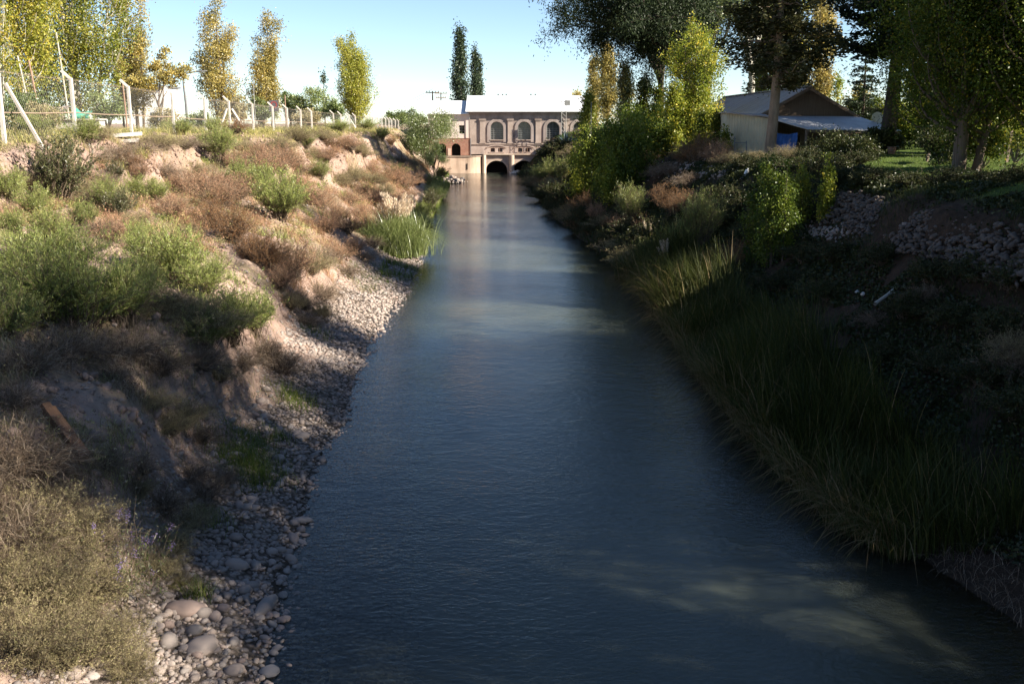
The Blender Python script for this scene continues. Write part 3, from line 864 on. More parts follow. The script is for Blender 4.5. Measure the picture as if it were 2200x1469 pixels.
# ------------------------------------------------------------------ things made of a pair of meshes
def plant_thing(name, cat, label, pair, mats, loc, rz=0., scale=1., group=None, parts=('trunk', 'crown')):
    """pair = two Geo objects or two meshes; returns the thing's Empty"""
    t = empty(name, loc, rz, scale)
    tag(t, label, cat, group)
    for p, nm, m in zip(pair, parts, mats):
        if p is None: continue
        if isinstance(p, Geo):
            if p.n: p.build(nm, m, t)
        else:
            link_mesh(nm, p, t)
    return t

def pair_mesh(pair, names, mats):
    return tuple(p.mesh(n, m) if p.n else None for p, n, m in zip(pair, names, mats))

PENDING = []        # shrubs whose label is ranked once all are placed
# ------------------------------------------------------------------ trees
def base(px, py, Y):
    """a spot on the ground at depth Y under photograph column px"""
    x = at(px, py, Y).x
    return (x, Y, gz(x, Y))
def top_h(px, py, Y):
    b = base(px, py, Y)
    return at(px, py, Y).z - b[2]

GT = 'tall poplars on the left side of the river'
def pop(px, top, Y, R, label, mat, seed, n_leaf=9000, leaf=.22, name='poplar_tree', group=GT, bark='bark', **kw):
    b = base(px, 300, Y); h = at(px, top, Y).z - b[2]
    n_br = kw.pop('n_br', 110)
    pair = poplar(seed, h, R, n_br, n_leaf, leaf, **kw)
    return plant_thing(name, 'tree', label, pair, (M[bark], M[mat]), b, group=group)

# left, from the frame's edge inwards
pop(55, -260, 66, 2.7, 'yellow poplar with bundled pale stems at the left edge behind the fence', 'poplar_yellow', 31, 24000, .15, stems=3, clear=.14, trunk_r=.16, bark='bark_pale', loose=.40, n_br=170)
pop(5, -150, 58, 1.0, 'nearly bare pale-stemmed poplar cut by the left edge of the picture', 'poplar_yellow', 32, 2600, .14, stems=5, clear=.25, trunk_r=.09, bark='bark_pale', loose=.3)
pop(105, -60, 84, 1.7, 'dark gold poplar squeezed between the two bigger left poplars', 'poplar_yellow', 33, 6000, .16, clear=.08, tintw=(.0, .7), n_br=120)
pop(172, -190, 80, 3.6, 'broad green and yellow poplar with forked crown, second big one from left', 'poplar_yellow', 34, 32000, .16, stems=5, clear=.06, loose=.42, bark='bark_pale', n_br=210, tintw=(.0, .85))
pop(302, -40, 100, 2.2, 'slender golden poplar with a side limb, beside the white house', 'poplar_gold', 35, 15000, .17, clear=.12, loose=.34, n_br=75, stems=2, gaps=.9)
pop(268, 70, 101, 1.2, 'short olive poplar stem hugging the slender golden poplar', 'poplar_gold', 45, 6500, .16, clear=.14, loose=.5, n_br=60, tintw=(0, .7))
p_ = broadleaf(36, 7.8, 3.0, 3.0, 5, 5, 3600, .2, .2, .13, .7, .8, (1.0, 0))
plant_thing('broadleaf_tree', 'tree', 'small loose leafy tree with an open crown right of the golden poplar', p_, (M['bark'], M['poplar_gold']), base(338, 240, 98))
pop(476, -6, 130, 3.1, 'full golden poplar standing alone left of the twin-topped one', 'poplar_gold', 37, 19000, .20, clear=.05, loose=.36, n_br=80, stems=3, gaps=.8)
pop(560, 16, 132, 2.7, 'golden poplar with a notched side stem, right of the full one', 'poplar_gold', 38, 12500, .20, clear=.05, loose=.34, n_br=60, stems=2, gaps=.9)
pop(585, 92, 133, 1.2, 'short golden side poplar leaning off the notched one', 'poplar_gold', 39, 5000, .19, clear=.1, loose=.5, n_br=40, lean=.8)
fan = lambda t: np.clip((t + .12) / .3, .4, 1) * np.where(t < .8, 1, .85)
pop(770, 76, 150, 2.9, 'vivid yellow broom-shaped poplar right of the fence, alone against the sky', 'poplar_lime', 40, 30000, .19, clear=.0, loose=.20, n_br=120, stems=9, prof=lambda t: np.clip((t + .3) / .4, .5, 1) * np.clip(1.15 - t, 0, 1) ** .6, tintw=(.1, 1), gaps=.4, lmul=2.0)

# shrubby trees along the left skyline
def bushy(px, top, Y, R, label, mat, seed, n_leaf=4500, leaf=.22, name='bushy_tree', group='rounded trees along the left skyline', droop=.25, ph=.15, flat=.8, ltw=.55, bark='bark', n=(7, 7), clump=1.1):
    b = base(px, 300, Y); h = at(px, top, Y).z - b[2]
    pair = broadleaf(seed, h, R, h * ph, n[0], n[1], n_leaf, leaf, droop, h * .03, ltw, clump, flat=flat)
    return plant_thing(name, 'tree', label, pair, (M[bark], M[mat]), b, group=group)
bushy(625, 192, 128, 1.7, 'small dark round bush against the sky right of the golden poplars', 'hedge', 51, 3600)
bushy(672, 186, 126, 2.9, 'broad mid-green rounded tree left of the yellow broom-shaped poplar', 'willow', 52, 7500, .22)
bushy(722, 212, 122, 1.5, 'low dark bush tucked at the foot of the yellow broom-shaped poplar', 'hedge', 53, 3000)
bushy(560, 205, 118, 1.8, 'round green bush at the foot of the notched golden poplar', 'willow', 54, 3600)
bushy(235, 188, 76, 1.5, 'grey-green round bush in front of the white house', 'willow', 55, 4000, .16)
bushy(510, 200, 116, 1.6, 'low olive bush between the two golden poplars', 'bush_olive', 56, 3000)
bushy(40, 205, 52, 2.2, 'dark leafy bush behind the wire at the left frame edge', 'hedge', 57, 6500, .13)
bushy(95, 225, 50, 1.2, 'yellowish low bush behind the wire beside the grey tarp', 'bush_olive', 58, 3600, .12)
bushy(355, 235, 88, 1.6, 'low pale bush at the foot of the small loose tree', 'bush_olive', 59, 2600, .17)
bushy(425, 238, 100, 1.5, 'low green bush beneath the street lamp', 'willow', 60, 2600, .18)
bushy(660, 236, 96, 1.6, 'olive bush on the bank crest in front of the fence', 'bush_olive', 61, 3600, .15)
bushy(850, 238, 160, 2.4, 'dark low tree beyond the far end of the fence', 'hedge', 62, 3600, .26)
bushy(890, 232, 166, 2.2, 'distant dark tree just left of the utility poles', 'hedge', 63, 3000, .26)
pop(700, 150, 175, .55, 'thin wispy bare spire of a young tree above the rounded trees', 'cypress', 41, 500, .3, n_br=40, loose=.5, group=None, name='spire_tree')
bushy(914, 220, 122, 3.9, 'drooping light green pepper tree beside the cream annex', 'willow', 64, 26000, .20, 'pepper_tree', None, .6, .12, 1.1, .32)
bushy(930, 292, 118, 1.5, 'drooping green bush hanging over the quay under the pepper tree', 'willow', 65, 5000, .17, 'drooping_bush', None, .5, .2, 1.0, .35)

# Italian cypresses behind the powerhouse
def cyp(px, top, Y, R, label, seed, n_leaf):
    b = base(px, 300, Y); h = at(px, top, Y).z - b[2]
    pf = lambda t: np.clip((t + .1) / .22, .55, 1) * np.clip(1.0 - t, 0, 1) ** .75
    pair = poplar(seed, h, R, 150, n_leaf, .30, clear=.03, loose=.42, prof=pf, gaps=.35, tintw=(0, .9))
    plant_thing('cypress_tree', 'tree', label, pair, (M['bark_dark'], M['cypress']), b, group='dark cypresses behind the powerhouse')
cyp(991, 60, 172, 1.75, 'tallest dark pointed cypress behind the join of the two roofs', 71, 9000)
cyp(1021, 103, 178, .85, 'left of the slim pair of cypresses behind the white roof', 72, 4200)
cyp(1031, 130, 180, .75, 'right and shorter of the slim pair of cypresses behind the white roof', 73, 3600)

# right bank: saplings and poplars along the water
GR = 'poplars on the right bank'
pop(1482, 42, 74, 1.75, 'bright yellow-green poplar left of the shed, lit from the right', 'poplar_green', 81, 26000, .14, clear=.03, loose=.42, n_br=170, stems=4, group=GR, bark='bark', prof=fan, gaps=.3)
pop(1445, 175, 73, 1.0, 'lower yellow-green side poplar left of the bright poplar', 'poplar_green', 82, 7000, .15, clear=.03, loose=.5, n_br=70, group=GR)
pop(1515, 235, 70, .8, 'short leafy sucker poplar against the shed roof edge', 'poplar_green', 83, 6000, .14, clear=.02, loose=.5, n_br=70, group=GR)
pop(1305, 95, 112, 1.5, 'tall thin golden poplar under the hanging eucalyptus boughs', 'poplar_gold', 84, 11000, .17, clear=.05, loose=.45, n_br=90, group=GR, gaps=.5)
pop(1275, 125, 116, 1.2, 'golden poplar left of the tall thin one, nearest the powerhouse', 'poplar_gold', 85, 8000, .17, clear=.05, loose=.45, n_br=80, group=GR, gaps=.5)
pop(1262, 195, 110, 1.1, 'low yellow poplar at the left end of the right bank row', 'poplar_yellow', 86, 4500, .2, clear=.04, loose=.5, n_br=60, group=GR, tintw=(.0, .7))
pop(1340, 130, 104, 1.2, 'slim grey-green poplar right of the tall thin golden one', 'poplar_gold', 87, 9000, .16, clear=.05, loose=.45, n_br=80, group=GR, tintw=(0, .6))
pop(1240, 200, 168, 1.3, 'far pale golden poplar past the right end of the powerhouse roof', 'poplar_gold', 88, 3600, .28, group=GR, n_br=50)
pop(1380, 170, 92, 1.0, 'dark green young poplar, middle of the right bank row', 'poplar_dark', 89, 6500, .18, clear=.04, loose=.5, n_br=80, group=GR)
pop(1412, 185, 86, .9, 'narrow dark young poplar close left of the bright poplar', 'poplar_dark', 90, 5500, .17, clear=.04, loose=.5, n_br=70, group=GR)
pop(1560, 275, 62, .5, 'thin sunlit sapling in front of the cream shed wall', 'poplar_green', 91, 900, .13, clear=.05, loose=.5, n_br=20, group=GR)
pop(1545, 248, 66, .75, 'dark leafy sapling against the left corner of the shed', 'poplar_dark', 92, 3800, .13, clear=.02, loose=.6, n_br=50, group=GR)
# bank willows reaching to the water
GB = 'leafy bank trees by the water on the right'
def bankt(px, py, Y, R, label, mat, seed, n_leaf=7000, leaf=.16, top=None, **kw):
    b = ground_hit(px, py); b = (b.x, b.y, b.z)
    h = at(px, top, b[1]).z - b[2]
    pair = poplar(seed, h, R, 100, n_leaf, leaf, clear=.02, loose=.65, stems=4, gaps=.45, spread=1.1, **kw)
    plant_thing('bank_tree', 'tree', label, pair, (M['bark'], M[mat]), b, group=GB)
bankt(1275, 415, 80, 1.5, 'olive green bank tree leaning over the water, leftmost of the group', 'poplar_green', 101, 11000, .15, 255, tintw=(0, .75))
bankt(1345, 405, 74, 1.6, 'tall dark-green bank tree in the middle of the waterside group', 'poplar_green', 102, 15000, .15, 225, tintw=(.0, .55))
bankt(1312, 440, 70, 1.1, 'low yellow-green bank sapling between its taller neighbours', 'poplar_green', 103, 6500, .14, 330, tintw=(0, .7))
bankt(1240, 425, 84, .9, 'small bright sapling closest to the water on the right bank', 'poplar_green', 104, 3800, .13, 372)
bankt(1395, 350, 78, 1.1, 'dark bank tree behind the pale dead brush', 'poplar_dark', 105, 6500, .15, 250)
bankt(1225, 385, 100, 1.4, 'low dark bank tree below the agave', 'poplar_dark', 106, 6000, .18, 335)

# eucalyptus behind the bright poplar: long limbs to the left
b = base(1485, 300, 92)
pair = broadleaf(111, 15.5, 9.2, 7.0, 17, 11, 88000, .27, .55, .36, .32, .50, (-6.4, -1.5), .9, tint=(0, .9))
plant_thing('eucalyptus_tree', 'tree', 'huge dark eucalyptus whose boughs hang leftwards over the golden poplars', pair, (M['bark_dark'], M['eucalyptus']), b)
b = base(1590, 300, 100)
pair = broadleaf(112, 20, 6.0, 9, 9, 9, 26000, .24, .5, .34, .3, .75, (0, 0), 1.0, tint=(.3, 1))
plant_thing('eucalyptus_tree', 'tree', 'pale-trunked eucalyptus standing behind the shed roof', pair, (M['bark_pale'], M['willow']), b)
b = base(1500, 300, 104)
pair = broadleaf(113, 19, 5.5, 8, 9, 9, 22000, .24, .5, .3, .3, .8, (0, 0), 1.0, tint=(.0, .9))
plant_thing('eucalyptus_tree', 'tree', 'tall olive eucalyptus behind the bright yellow-green poplar', pair, (M['bark'], M['eucalyptus']), b)
b = base(1405, 300, 98)
pair = broadleaf(151, 15.5, 5.2, 7.5, 11, 10, 42000, .26, .5, .3, .32, .6, (-1.0, 0), 1.0, tint=(0, .9))
plant_thing('eucalyptus_tree', 'tree', 'smaller dense eucalyptus between the golden poplars and the huge one', pair, (M['bark_dark'], M['eucalyptus']), b)
# golden poplars behind the shed
pop(1748, -130, 112, 2.4, 'orange-gold poplar behind the shed ridge, left of the sky gap', 'poplar_gold', 114, 13000, .24, clear=.04, loose=.45, n_br=120, group=GR, tintw=(.35, 1))
pop(1690, -160, 116, 2.6, 'yellow poplar behind the big conifer and the shed ridge', 'poplar_yellow', 115, 12000, .25, clear=.04, loose=.5, n_br=120, group=GR)
pop(1630, -40, 118, 2.2, 'yellow-green poplar behind the left half of the shed roof', 'poplar_green', 116, 9000, .25, clear=.04, loose=.5, n_br=100, group=GR)
pop(1795, 165, 105, .8, 'small bare-topped poplar in the sky gap beyond the shed', 'poplar_green', 117, 1400, .2, n_br=40, group=GR, loose=.5)
pop(1840, 190, 98, 1.6, 'low golden tree in the sky gap beyond the porch roof', 'poplar_gold', 118, 4500, .22, n_br=60, group=GR, loose=.6)
bushy(1775, 222, 92, 2.0, 'low yellow bush right behind the shed gable', 'poplar_gold', 119, 4500, .2, 'bushy_tree', 'low trees behind the shed')
bushy(1870, 200, 88, 2.6, 'dark round tree behind the porch, below the cedar boughs', 'poplar_dark', 120, 8000, .2, 'bushy_tree', 'low trees behind the shed')
bushy(1965, 205, 84, 3.2, 'broad yellow-green tree behind the end of the porch', 'poplar_green', 121, 11000, .2, 'bushy_tree', 'low trees behind the shed')

# the brown conifer in front of the shed
b = base(1655, 325, 58.5)
h = 15.5
pair = conifer(122, h, 3.9, .30, 17, 8, 30000, .24, .22, .5, .30, .2, .62)
plant_thing('conifer_tree', 'tree', 'big brown-green conifer with bare lower trunk before the cream shed wall', pair, (M['bark_warm'], M['conifer']), b)
# low hanging bough of it
# the layered dark cedar
b = base(1905, 330, 60)
pair = conifer(123, 17, 5.2, .36, 13, 9, 42000, .30, -.05, .22, .44, .85, .45, .25, .10)
plant_thing('cedar_tree', 'tree', 'dark layered cedar with bare trunk rising behind the porch roof', pair, (M['bark_dark'], M['cedar']), b)
b = base(1830, 330, 78)
pair = conifer(124, 8.5, 2.4, .12, 14, 8, 9000, .22, .1, .3, .16, .5, .7)
plant_thing('cedar_tree', 'tree', 'smaller thin cedar in the sky gap left of the layered cedar', pair, (M['bark_dark'], M['cypress']), base(1845, 330, 84))

# big poplars at the right edge
big_pf = lambda t: np.clip((t + .04) / .16, .35, 1) * np.clip(1.05 - t, 0, 1) ** .4
big = poplar(131, 19, 3.6, 340, 100000, .135, clear=.085, loose=.75, stems=5, trunk_r=.34, prof=big_pf, gaps=.3, tintw=(.05, 1))
big_me = pair_mesh(big, ('trunk', 'crown'), (M['bark'], M['poplar_dark']))
plant_thing('poplar_tree', 'tree', 'massive dark poplar with a furrowed trunk near the right edge', big_me, (None, None), base(2072, 330, 38.5), 0, (.72, .72, .80), GR)
plant_thing('poplar_tree', 'tree', 'yellow-flecked poplar filling the top right, left of the massive one', big_me, (None, None), base(2055, 330, 55), 2.1, (.85, .85, .72), GR)
plant_thing('poplar_tree', 'tree', 'dark poplar cut by the right edge of the picture', big_me, (None, None), base(2225, 330, 37), 4.0, (.8, .8, .75), GR)
plant_thing('poplar_tree', 'tree', 'shaded poplar in the gap between the two right-edge trunks', big_me, (None, None), base(2150, 330, 60), 1.1, (.9, .9, .75), GR)
bushy(2020, 285, 44, 1.5, 'dark shrubby undergrowth left of the furrowed poplar trunk', 'bush_shade', 132, 6000, .12, 'bushy_tree', 'undergrowth trees on the right lawn')
bushy(2115, 270, 40, 1.3, 'dark leafy undergrowth right of the furrowed poplar trunk', 'poplar_dark', 133, 6000, .11, 'bushy_tree', 'undergrowth trees on the right lawn')
bushy(2180, 225, 46, 1.6, 'lighter green bush at the right edge behind the wire fence', 'poplar_green', 134, 6500, .12, 'bushy_tree', 'undergrowth trees on the right lawn')
bushy(1815, 292, 52, 1.7, 'dark bush standing before the shaded porch', 'bush_shade', 135, 6500, .12, 'bushy_tree', 'undergrowth trees on the right lawn')

thin = poplar(161, 19, 3.5, 260, 52000, .14, clear=.085, loose=.7, stems=5, trunk_r=.34, prof=big_pf, gaps=.5, tintw=(.05, 1))
thin_me = pair_mesh(thin, ('trunk', 'crown'), (M['bark'], M['poplar_dark']))
for k, (px, top, Y, R, lab, mt) in enumerate((
    (1925, 235, 70, 1.8, 'dim leafy bush behind the cedar trunk at the end of the porch', 'poplar_dark'),
    (1975, 160, 76, 3.0, 'tall yellow-green background tree right of the cedar trunk', 'poplar_green'),
    (2040, 190, 70, 2.6, 'dim background tree left of the furrowed poplar', 'poplar_dark'),
    (2110, 150, 78, 3.2, 'background tree showing between the right-edge trunks', 'poplar_green'),
    (2170, 200, 68, 2.6, 'dark background tree behind the garden fence', 'poplar_dark'),
    (2235, 160, 72, 3.0, 'background tree cut by the right picture edge', 'poplar_green'),
    (1895, 275, 58, 1.1, 'low shaded bush beside the last porch post', 'bush_shade'))):
    bushy(px, top, Y, R, lab, mt, 170 + k, 7500, .2, 'bushy_tree', 'background trees right of the shed', .25, .1, .9)
# the row of shade trees that goes on along the right bank beside the viewpoint; the photograph shows their shadows
SH = 'shade poplars along the right bank beside the viewpoint'
for x, y, s, rz, dense in SHADE:
    plant_thing('poplar_tree', 'tree', 'shade poplar of the row beside the viewpoint, outside the picture', big_me if dense else thin_me, (None, None), (x, y, 5.1), rz, s, SH)
# ------------------------------------------------------------------ the powerhouse at the head of the river
PY = 148.0
_o = at(1100, 265, PY); _s = (at(1200, 265, PY).x - _o.x) / 100.0
def FX(cx): return (900 + cx / 6.111 - 1100) * _s
def FZ(cy): return at(1100, 180 + cy / 6.111, PY).z

def arch_pts(xc, hw, zs, rise, n=14):
    a = np.linspace(pi, 0, n)
    return [(xc + hw * cos(t), zs + rise * sin(t)) for t in a]

def wall_open(g, x0, x1, z0, z1, y, depth, ops, tint=.5, mat=0, rmat=None):
    """front wall at y with openings (xc, half width, sill z, spring z, rise) and reveals going back"""
    rmat = mat if rmat is None else rmat
    x = x0
    def quad(a, b, c, d, m=mat):
        g.add([a, b, c, d], [(0, 1, 2, 3)], tint, m)
    for (xc, hw, zb, zs, rise) in sorted(ops):
        a, b = xc - hw, xc + hw
        if a > x: quad((x, y, z0), (a, y, z0), (a, y, z1), (x, y, z1))
        if zb > z0: quad((a, y, z0), (b, y, z0), (b, y, zb), (a, y, zb))
        P = arch_pts(xc, hw, zs, rise) if rise > 0 else [(a, zs), (b, zs)]
        for (p, q) in zip(P[:-1], P[1:]):
            quad((p[0], y, p[1]), (q[0], y, q[1]), (q[0], y, z1), (p[0], y, z1))
        out = [(a, zb)] + P + [(b, zb)]
        for (p, q) in zip(out[:-1], out[1:]):
            quad((p[0], y, p[1]), (p[0], y + depth, p[1]), (q[0], y + depth, q[1]), (q[0], y, q[1]), rmat)
        if zb > z0 - 1: quad((a, y, zb), (b, y, zb), (b, y + depth, zb), (a, y + depth, zb), rmat)
        x = b
    if x < x1: quad((x, y, z0), (x1, y, z0), (x1, y, z1), (x, y, z1))

def arch_ring(g, xc, hw, zs, rise, w, y0, y1, legs=None, tint=.5, n=18):
    """moulding that follows an arch (and its legs down to z = legs)"""
    I = arch_pts(xc, hw, zs, rise, n); O = arch_pts(xc, hw + w, zs, rise + w, n)
    if legs is not None:
        I = [(xc - hw, legs)] + I + [(xc + hw, legs)]; O = [(xc - hw - w, legs)] + O + [(xc + hw + w, legs)]
    for k in range(len(I) - 1):
        a, b, c, d = I[k], I[k + 1], O[k + 1], O[k]
        g.add([(a[0], y0, a[1]), (b[0], y0, b[1]), (c[0], y0, c[1]), (d[0], y0, d[1])], [(0, 1, 2, 3)], tint)
        g.add([(d[0], y0, d[1]), (c[0], y0, c[1]), (c[0], y1, c[1]), (d[0], y1, d[1])], [(0, 1, 2, 3)], tint)
        g.add([(a[0], y0, a[1]), (b[0], y0, b[1]), (b[0], y1, b[1]), (a[0], y1, a[1])], [(3, 2, 1, 0)], tint)

ph = empty('powerhouse', (FX(1360), PY, 0))
tag(ph, 'old rendered powerhouse with arched windows and a white metal roof spanning the river', 'building')
def local(g, root):
    o = np.array(root.location, dtype=np.float32)
    g.v = [v - o for v in g.v]
    return g
def part(g, name, mats, root=None, parent=None, smooth=False):
    root = root or ph
    return local(g, root).build(name, mats, parent or root, smooth)

ZE, ZLEDGE, ZDECK = FZ(372), FZ(788), FZ(918)
WX = [1022, 1382, 1760]
wins = [(FX(c), .95, FZ(735), FZ(500) - .95, .95) for c in WX] + [(FX(2110), .95, FZ(735), FZ(500) - .95, .95)]
xL, xR = FX(668), FX(2270)
g = Geo()
wall_open(g, xL, xR, ZLEDGE, ZE, PY, .42, wins)
lows = []
for c in WX:
    lows += [(FX(c - 52), .33, FZ(897), FZ(853), .09), (FX(c + 46), .33, FZ(897), FZ(853), .09)]
wall_open(g, xL, xR, ZDECK - .1, ZLEDGE, PY - .08, .40, lows, mat=1)
g.box(xL, xR, PY - .08, PY, ZLEDGE - .003, ZLEDGE, mat=1)
# flanks and back
for xx in (xL, xR):
    g.add([(xx, PY, ZDECK - .1), (xx, PY + 11, ZDECK - .1), (xx, PY + 11, ZE), (xx, PY, ZE)], [(0, 1, 2, 3)])
    g.add([(xx, PY, ZE), (xx, PY + 11, ZE), (xx, PY + 5.5, ZE + 2.2), (xx, PY + 5.5, ZE + 2.2)], [(0, 1, 2, 2)]) if False else None
g.add([(xL, PY + 11, ZDECK - .1), (xR, PY + 11, ZDECK - .1), (xR, PY + 11, ZE), (xL, PY + 11, ZE)], [(0, 1, 2, 3)])
part(g, 'wall', [M['facade'], M['facade_low']])
g = Geo(); g.box(xL + .1, xR - .1, PY + 2.6, PY + 2.7, ZDECK, ZE); g.box(xL + .1, xR - .1, PY + .5, PY + 2.6, ZLEDGE - .2, ZLEDGE - .1)
part(g, 'interior', M['dark_void'])
# frieze and cornice
g = Geo(); g.box(xL - .02, xR + .02, PY - .09, PY - .003, FZ(455), FZ(402)); g.box(xL - .12, xR + .12, PY - .30, PY - .003, FZ(402) , FZ(384)); g.box(xL - .2, xR + .2, PY - .55, PY - .003, FZ(384), ZE + .02)
part(g, 'cornice', M['facade'])
g = Geo(); g.box(xL - .05, xR, PY - .22, PY - .083, FZ(797), FZ(782)); g.box(xL - .03, xR, PY - .16, PY - .083, FZ(808), FZ(797))
part(g, 'ledge', M['facade_trim'])
# pilasters
for c in (835, 1200, 1567, 1935):
    x = FX(c); hw = .37
    g = Geo()
    g.box(x - hw, x + hw, PY - .22, PY + .02, FZ(768), FZ(492))
    g.box(x - hw - .08, x + hw + .08, PY - .28, PY + .02, FZ(782) - .001, FZ(768))
    g.box(x - hw - .06, x + hw + .06, PY - .27, PY + .02, FZ(492), FZ(476)); g.box(x - hw - .14, x + hw + .14, PY - .34, PY + .02, FZ(476), FZ(462))
    part(g, 'pilaster', M['facade_trim'])
g = Geo(); g.box(xL - .04, xL + .95, PY - .10, PY - .003, FZ(782), FZ(470)); part(g, 'corner_pilaster', M['facade_trim'])
# arched windows
for (xc, hw, zb, zs, rise) in wins:
    g = Geo(); arch_ring(g, xc, hw + .02, zs, rise + .02, .42, PY - .12, PY + .01, legs=zb - .35)
    sur = part(g, 'window_surround', M['facade'])
    g = Geo(); g.box(xc - hw - .10, xc + hw + .10, PY - .17, PY - .003, zb - .12, zb)
    part(g, 'sill', M['facade_trim'], parent=sur)
    g = Geo()
    P = arch_pts(xc, hw - .01, zs, rise - .01, 16)
    for (p, q) in zip(P[:-1], P[1:]):
        g.add([(p[0], PY + .36, zb), (q[0], PY + .36, zb), (q[0], PY + .36, q[1]), (p[0], PY + .36, p[1])], [(0, 1, 2, 3)])
    w = part(g, 'window', M['pane'])
    g = Geo(); arch_ring(g, xc, hw - .09, zs, rise - .09, .08, PY + .27, PY + .35, legs=zb)
    for k in (-.5, 0, .5):
        hh = zs + math.sqrt(max(0, 1 - k * k)) * (rise - .06)
        g.box(xc + k * hw - .022, xc + k * hw + .022, PY + .30, PY + .35, zb, hh)
    for k in np.linspace(zb + .03, zs, 6):
        g.box(xc - hw + .05, xc + hw - .05, PY + .31, PY + .345, k - .02, k + .02)
    part(g, 'window_frame', M['frame_grey'], parent=w)
for k, (xc, hw, zb, zs, rise) in enumerate(lows):
    g = Geo(); g.box(xc - hw, xc + hw, PY + .22, PY + .26, zb, zs + rise)
    w = part(g, 'low_window', M['pane_dark'])
    g = Geo(); arch_ring(g, xc, hw - .06, zs, rise - .02, .055, PY + .14, PY + .21, legs=zb)
    g.box(xc - .025, xc + .025, PY + .15, PY + .21, zb, zs + rise - .03); g.box(xc - hw + .05, xc + hw - .05, PY + .15, PY + .21, zb + .36, zb + .42); g.box(xc - hw, xc + hw, PY + .14, PY + .21, zb, zb + .05)
    part(g, 'window_frame', M['shade_red'], parent=w)
for c in WX:
    g = Geo(); arch_ring(g, FX(c - 3), 1.28, FZ(846), .34, .14, PY - .22, PY - .083); g.box(FX(c) - 1.15, FX(c) + 1.1, PY - .16, PY - .083, FZ(908), FZ(899))
    part(g, 'eyebrow_moulding', M['facade_low'])
# roof
g = Geo()
x0, x1 = FX(616), FX(2285); zr = ZE + 2.35
for (ya, za, yb, zb_) in ((PY - .75, ZE + .02, PY + 5.5, zr), (PY + 11.6, ZE + .02, PY + 5.5, zr)):
    g.hexa([(x0, ya, za), (x1, ya, za), (x1, yb, zb_), (x0, yb, zb_), (x0, ya, za + .09), (x1, ya, za + .09), (x1, yb, zb_ + .09), (x0, yb, zb_ + .09)])
for xx in (xL + .02, xR - .02):
    g.add([(xx, PY, ZE), (xx, PY + 11, ZE), (xx, PY + 5.5, zr - .05), (xx, PY + 5.5, zr - .05)], [(0, 1, 2, 3)])
rf = part(g, 'roof', M['white_roof'])
g = Geo()
g.box(x1 - .25, x1 + .02, PY - .78, PY - .5, ZE - .1, ZE + .3)
part(g, 'bargeboard', M['white_paint'], parent=rf)
for c in (1035, 1095, 1145, 1478, 1538):
    g = Geo(); x = FX(c); g.box(x - .09, x + .09, PY + 5.42, PY + 5.6, zr + .05, zr + .26); g.box(x - .12, x + .12, PY + 5.38, PY + 5.64, zr + .26, zr + .33)
    part(g, 'roof_vent', M['steel'], parent=rf)
# discharge front: deck, piers, arches
DY = PY - 1.7
g = Geo()
arches = [(FX(1020), 1.55, -.6, .32, 1.42), (FX(1380), 1.55, -.6, .32, 1.42), (FX(1745), 1.55, -.6, .32, 1.42)]
wall_open(g, FX(862), FX(2000), -1.2, ZDECK - .14, DY, 1.6, arches)
part(g, 'discharge_wall', M['facade_low'])
g = Geo(); g.box(FX(850), FX(2000), DY - .35, PY - .09, ZDECK - .14, ZDECK); part(g, 'deck_slab', M['pier'])
g = Geo(); g.box(FX(862), FX(2000), DY + 1.62, DY + 1.75, -1.2, ZDECK - .15); part(g, 'draft_chamber', M['dark_void'])
for a in arches:
    g = Geo(); arch_ring(g, a[0], a[1] + .01, a[3], a[4] + .01, .26, DY - .08, DY + .01, legs=-.6); part(g, 'arch_ring', M['pier'])
for c, w in ((857, .30), (1220, .36), (1562, .36)):
    x = FX(c); g = Geo()
    n = 9; a = np.linspace(pi, 2 * pi, n)
    P = [(x + w * cos(t), DY - .25 + .45 * sin(t)) for t in a]
    P = [(x - w, DY + .02)] + P + [(x + w, DY + .02)]
    for (p, q) in zip(P[:-1], P[1:]):
        g.add([(p[0], p[1], -1.2), (q[0], q[1], -1.2), (q[0], q[1], ZDECK - .145), (p[0], p[1], ZDECK - .145)], [(0, 1, 2, 3)])
    part(g, 'pier', M['pier'])
g = Geo(); g.tubes([[(FX(870), DY - .25, ZDECK + .9), (FX(1300), DY - .25, ZDECK + .9), (FX(1900), DY - .25, ZDECK + .9)]], [[.025] * 3], 4)
for c in range(880, 1900, 60):
    g.tubes([[(FX(c), DY - .25, ZDECK), (FX(c), DY - .25, ZDECK + .45), (FX(c), DY - .25, ZDECK + .9)]], [[.02] * 3], 4)
part(g, 'handrail', M['rust'])

# cream annex over a brick arcade
an = empty('annex_building', (FX(430), PY, 0))
tag(an, 'cream plastered annex above a red brick arcade, left of the arched facade', 'building')
ax0, ax1 = FX(120), FX(664)
zc, ze = FZ(717), FZ(402)
g = Geo(); wall_open(g, ax0, ax1, zc, ze, PY + .05, .3, [(FX(563), .40, FZ(657), FZ(547), 0)])
g.add([(ax0, PY + .05, zc), (ax0, PY + 8, zc), (ax0, PY + 8, ze), (ax0, PY + .05, ze)], [(0, 1, 2, 3)])
part(g, 'wall', M['annex'], an)
g = Geo(); g.box(FX(615), FX(664), PY - .05, PY + .047, zc + .02, ze); part(g, 'corner_pilaster', M['annex'], an)
g = Geo(); g.box(FX(563) - .40, FX(563) + .40, PY + .3, PY + .34, FZ(657), FZ(547)); w = part(g, 'window', M['pane_dark'], an)
g = Geo()
for k in (-.40, -.02, .36): g.box(FX(563) + k, FX(563) + k + .045, PY + .22, PY + .297, FZ(657), FZ(547))
for zz in (FZ(657), FZ(620), FZ(585), FZ(550)): g.box(FX(563) - .4, FX(563) + .4, PY + .23, PY + .29, zz, zz + .04)
part(g, 'window_frame', M['frame_grey'], an, w)
g = Geo()
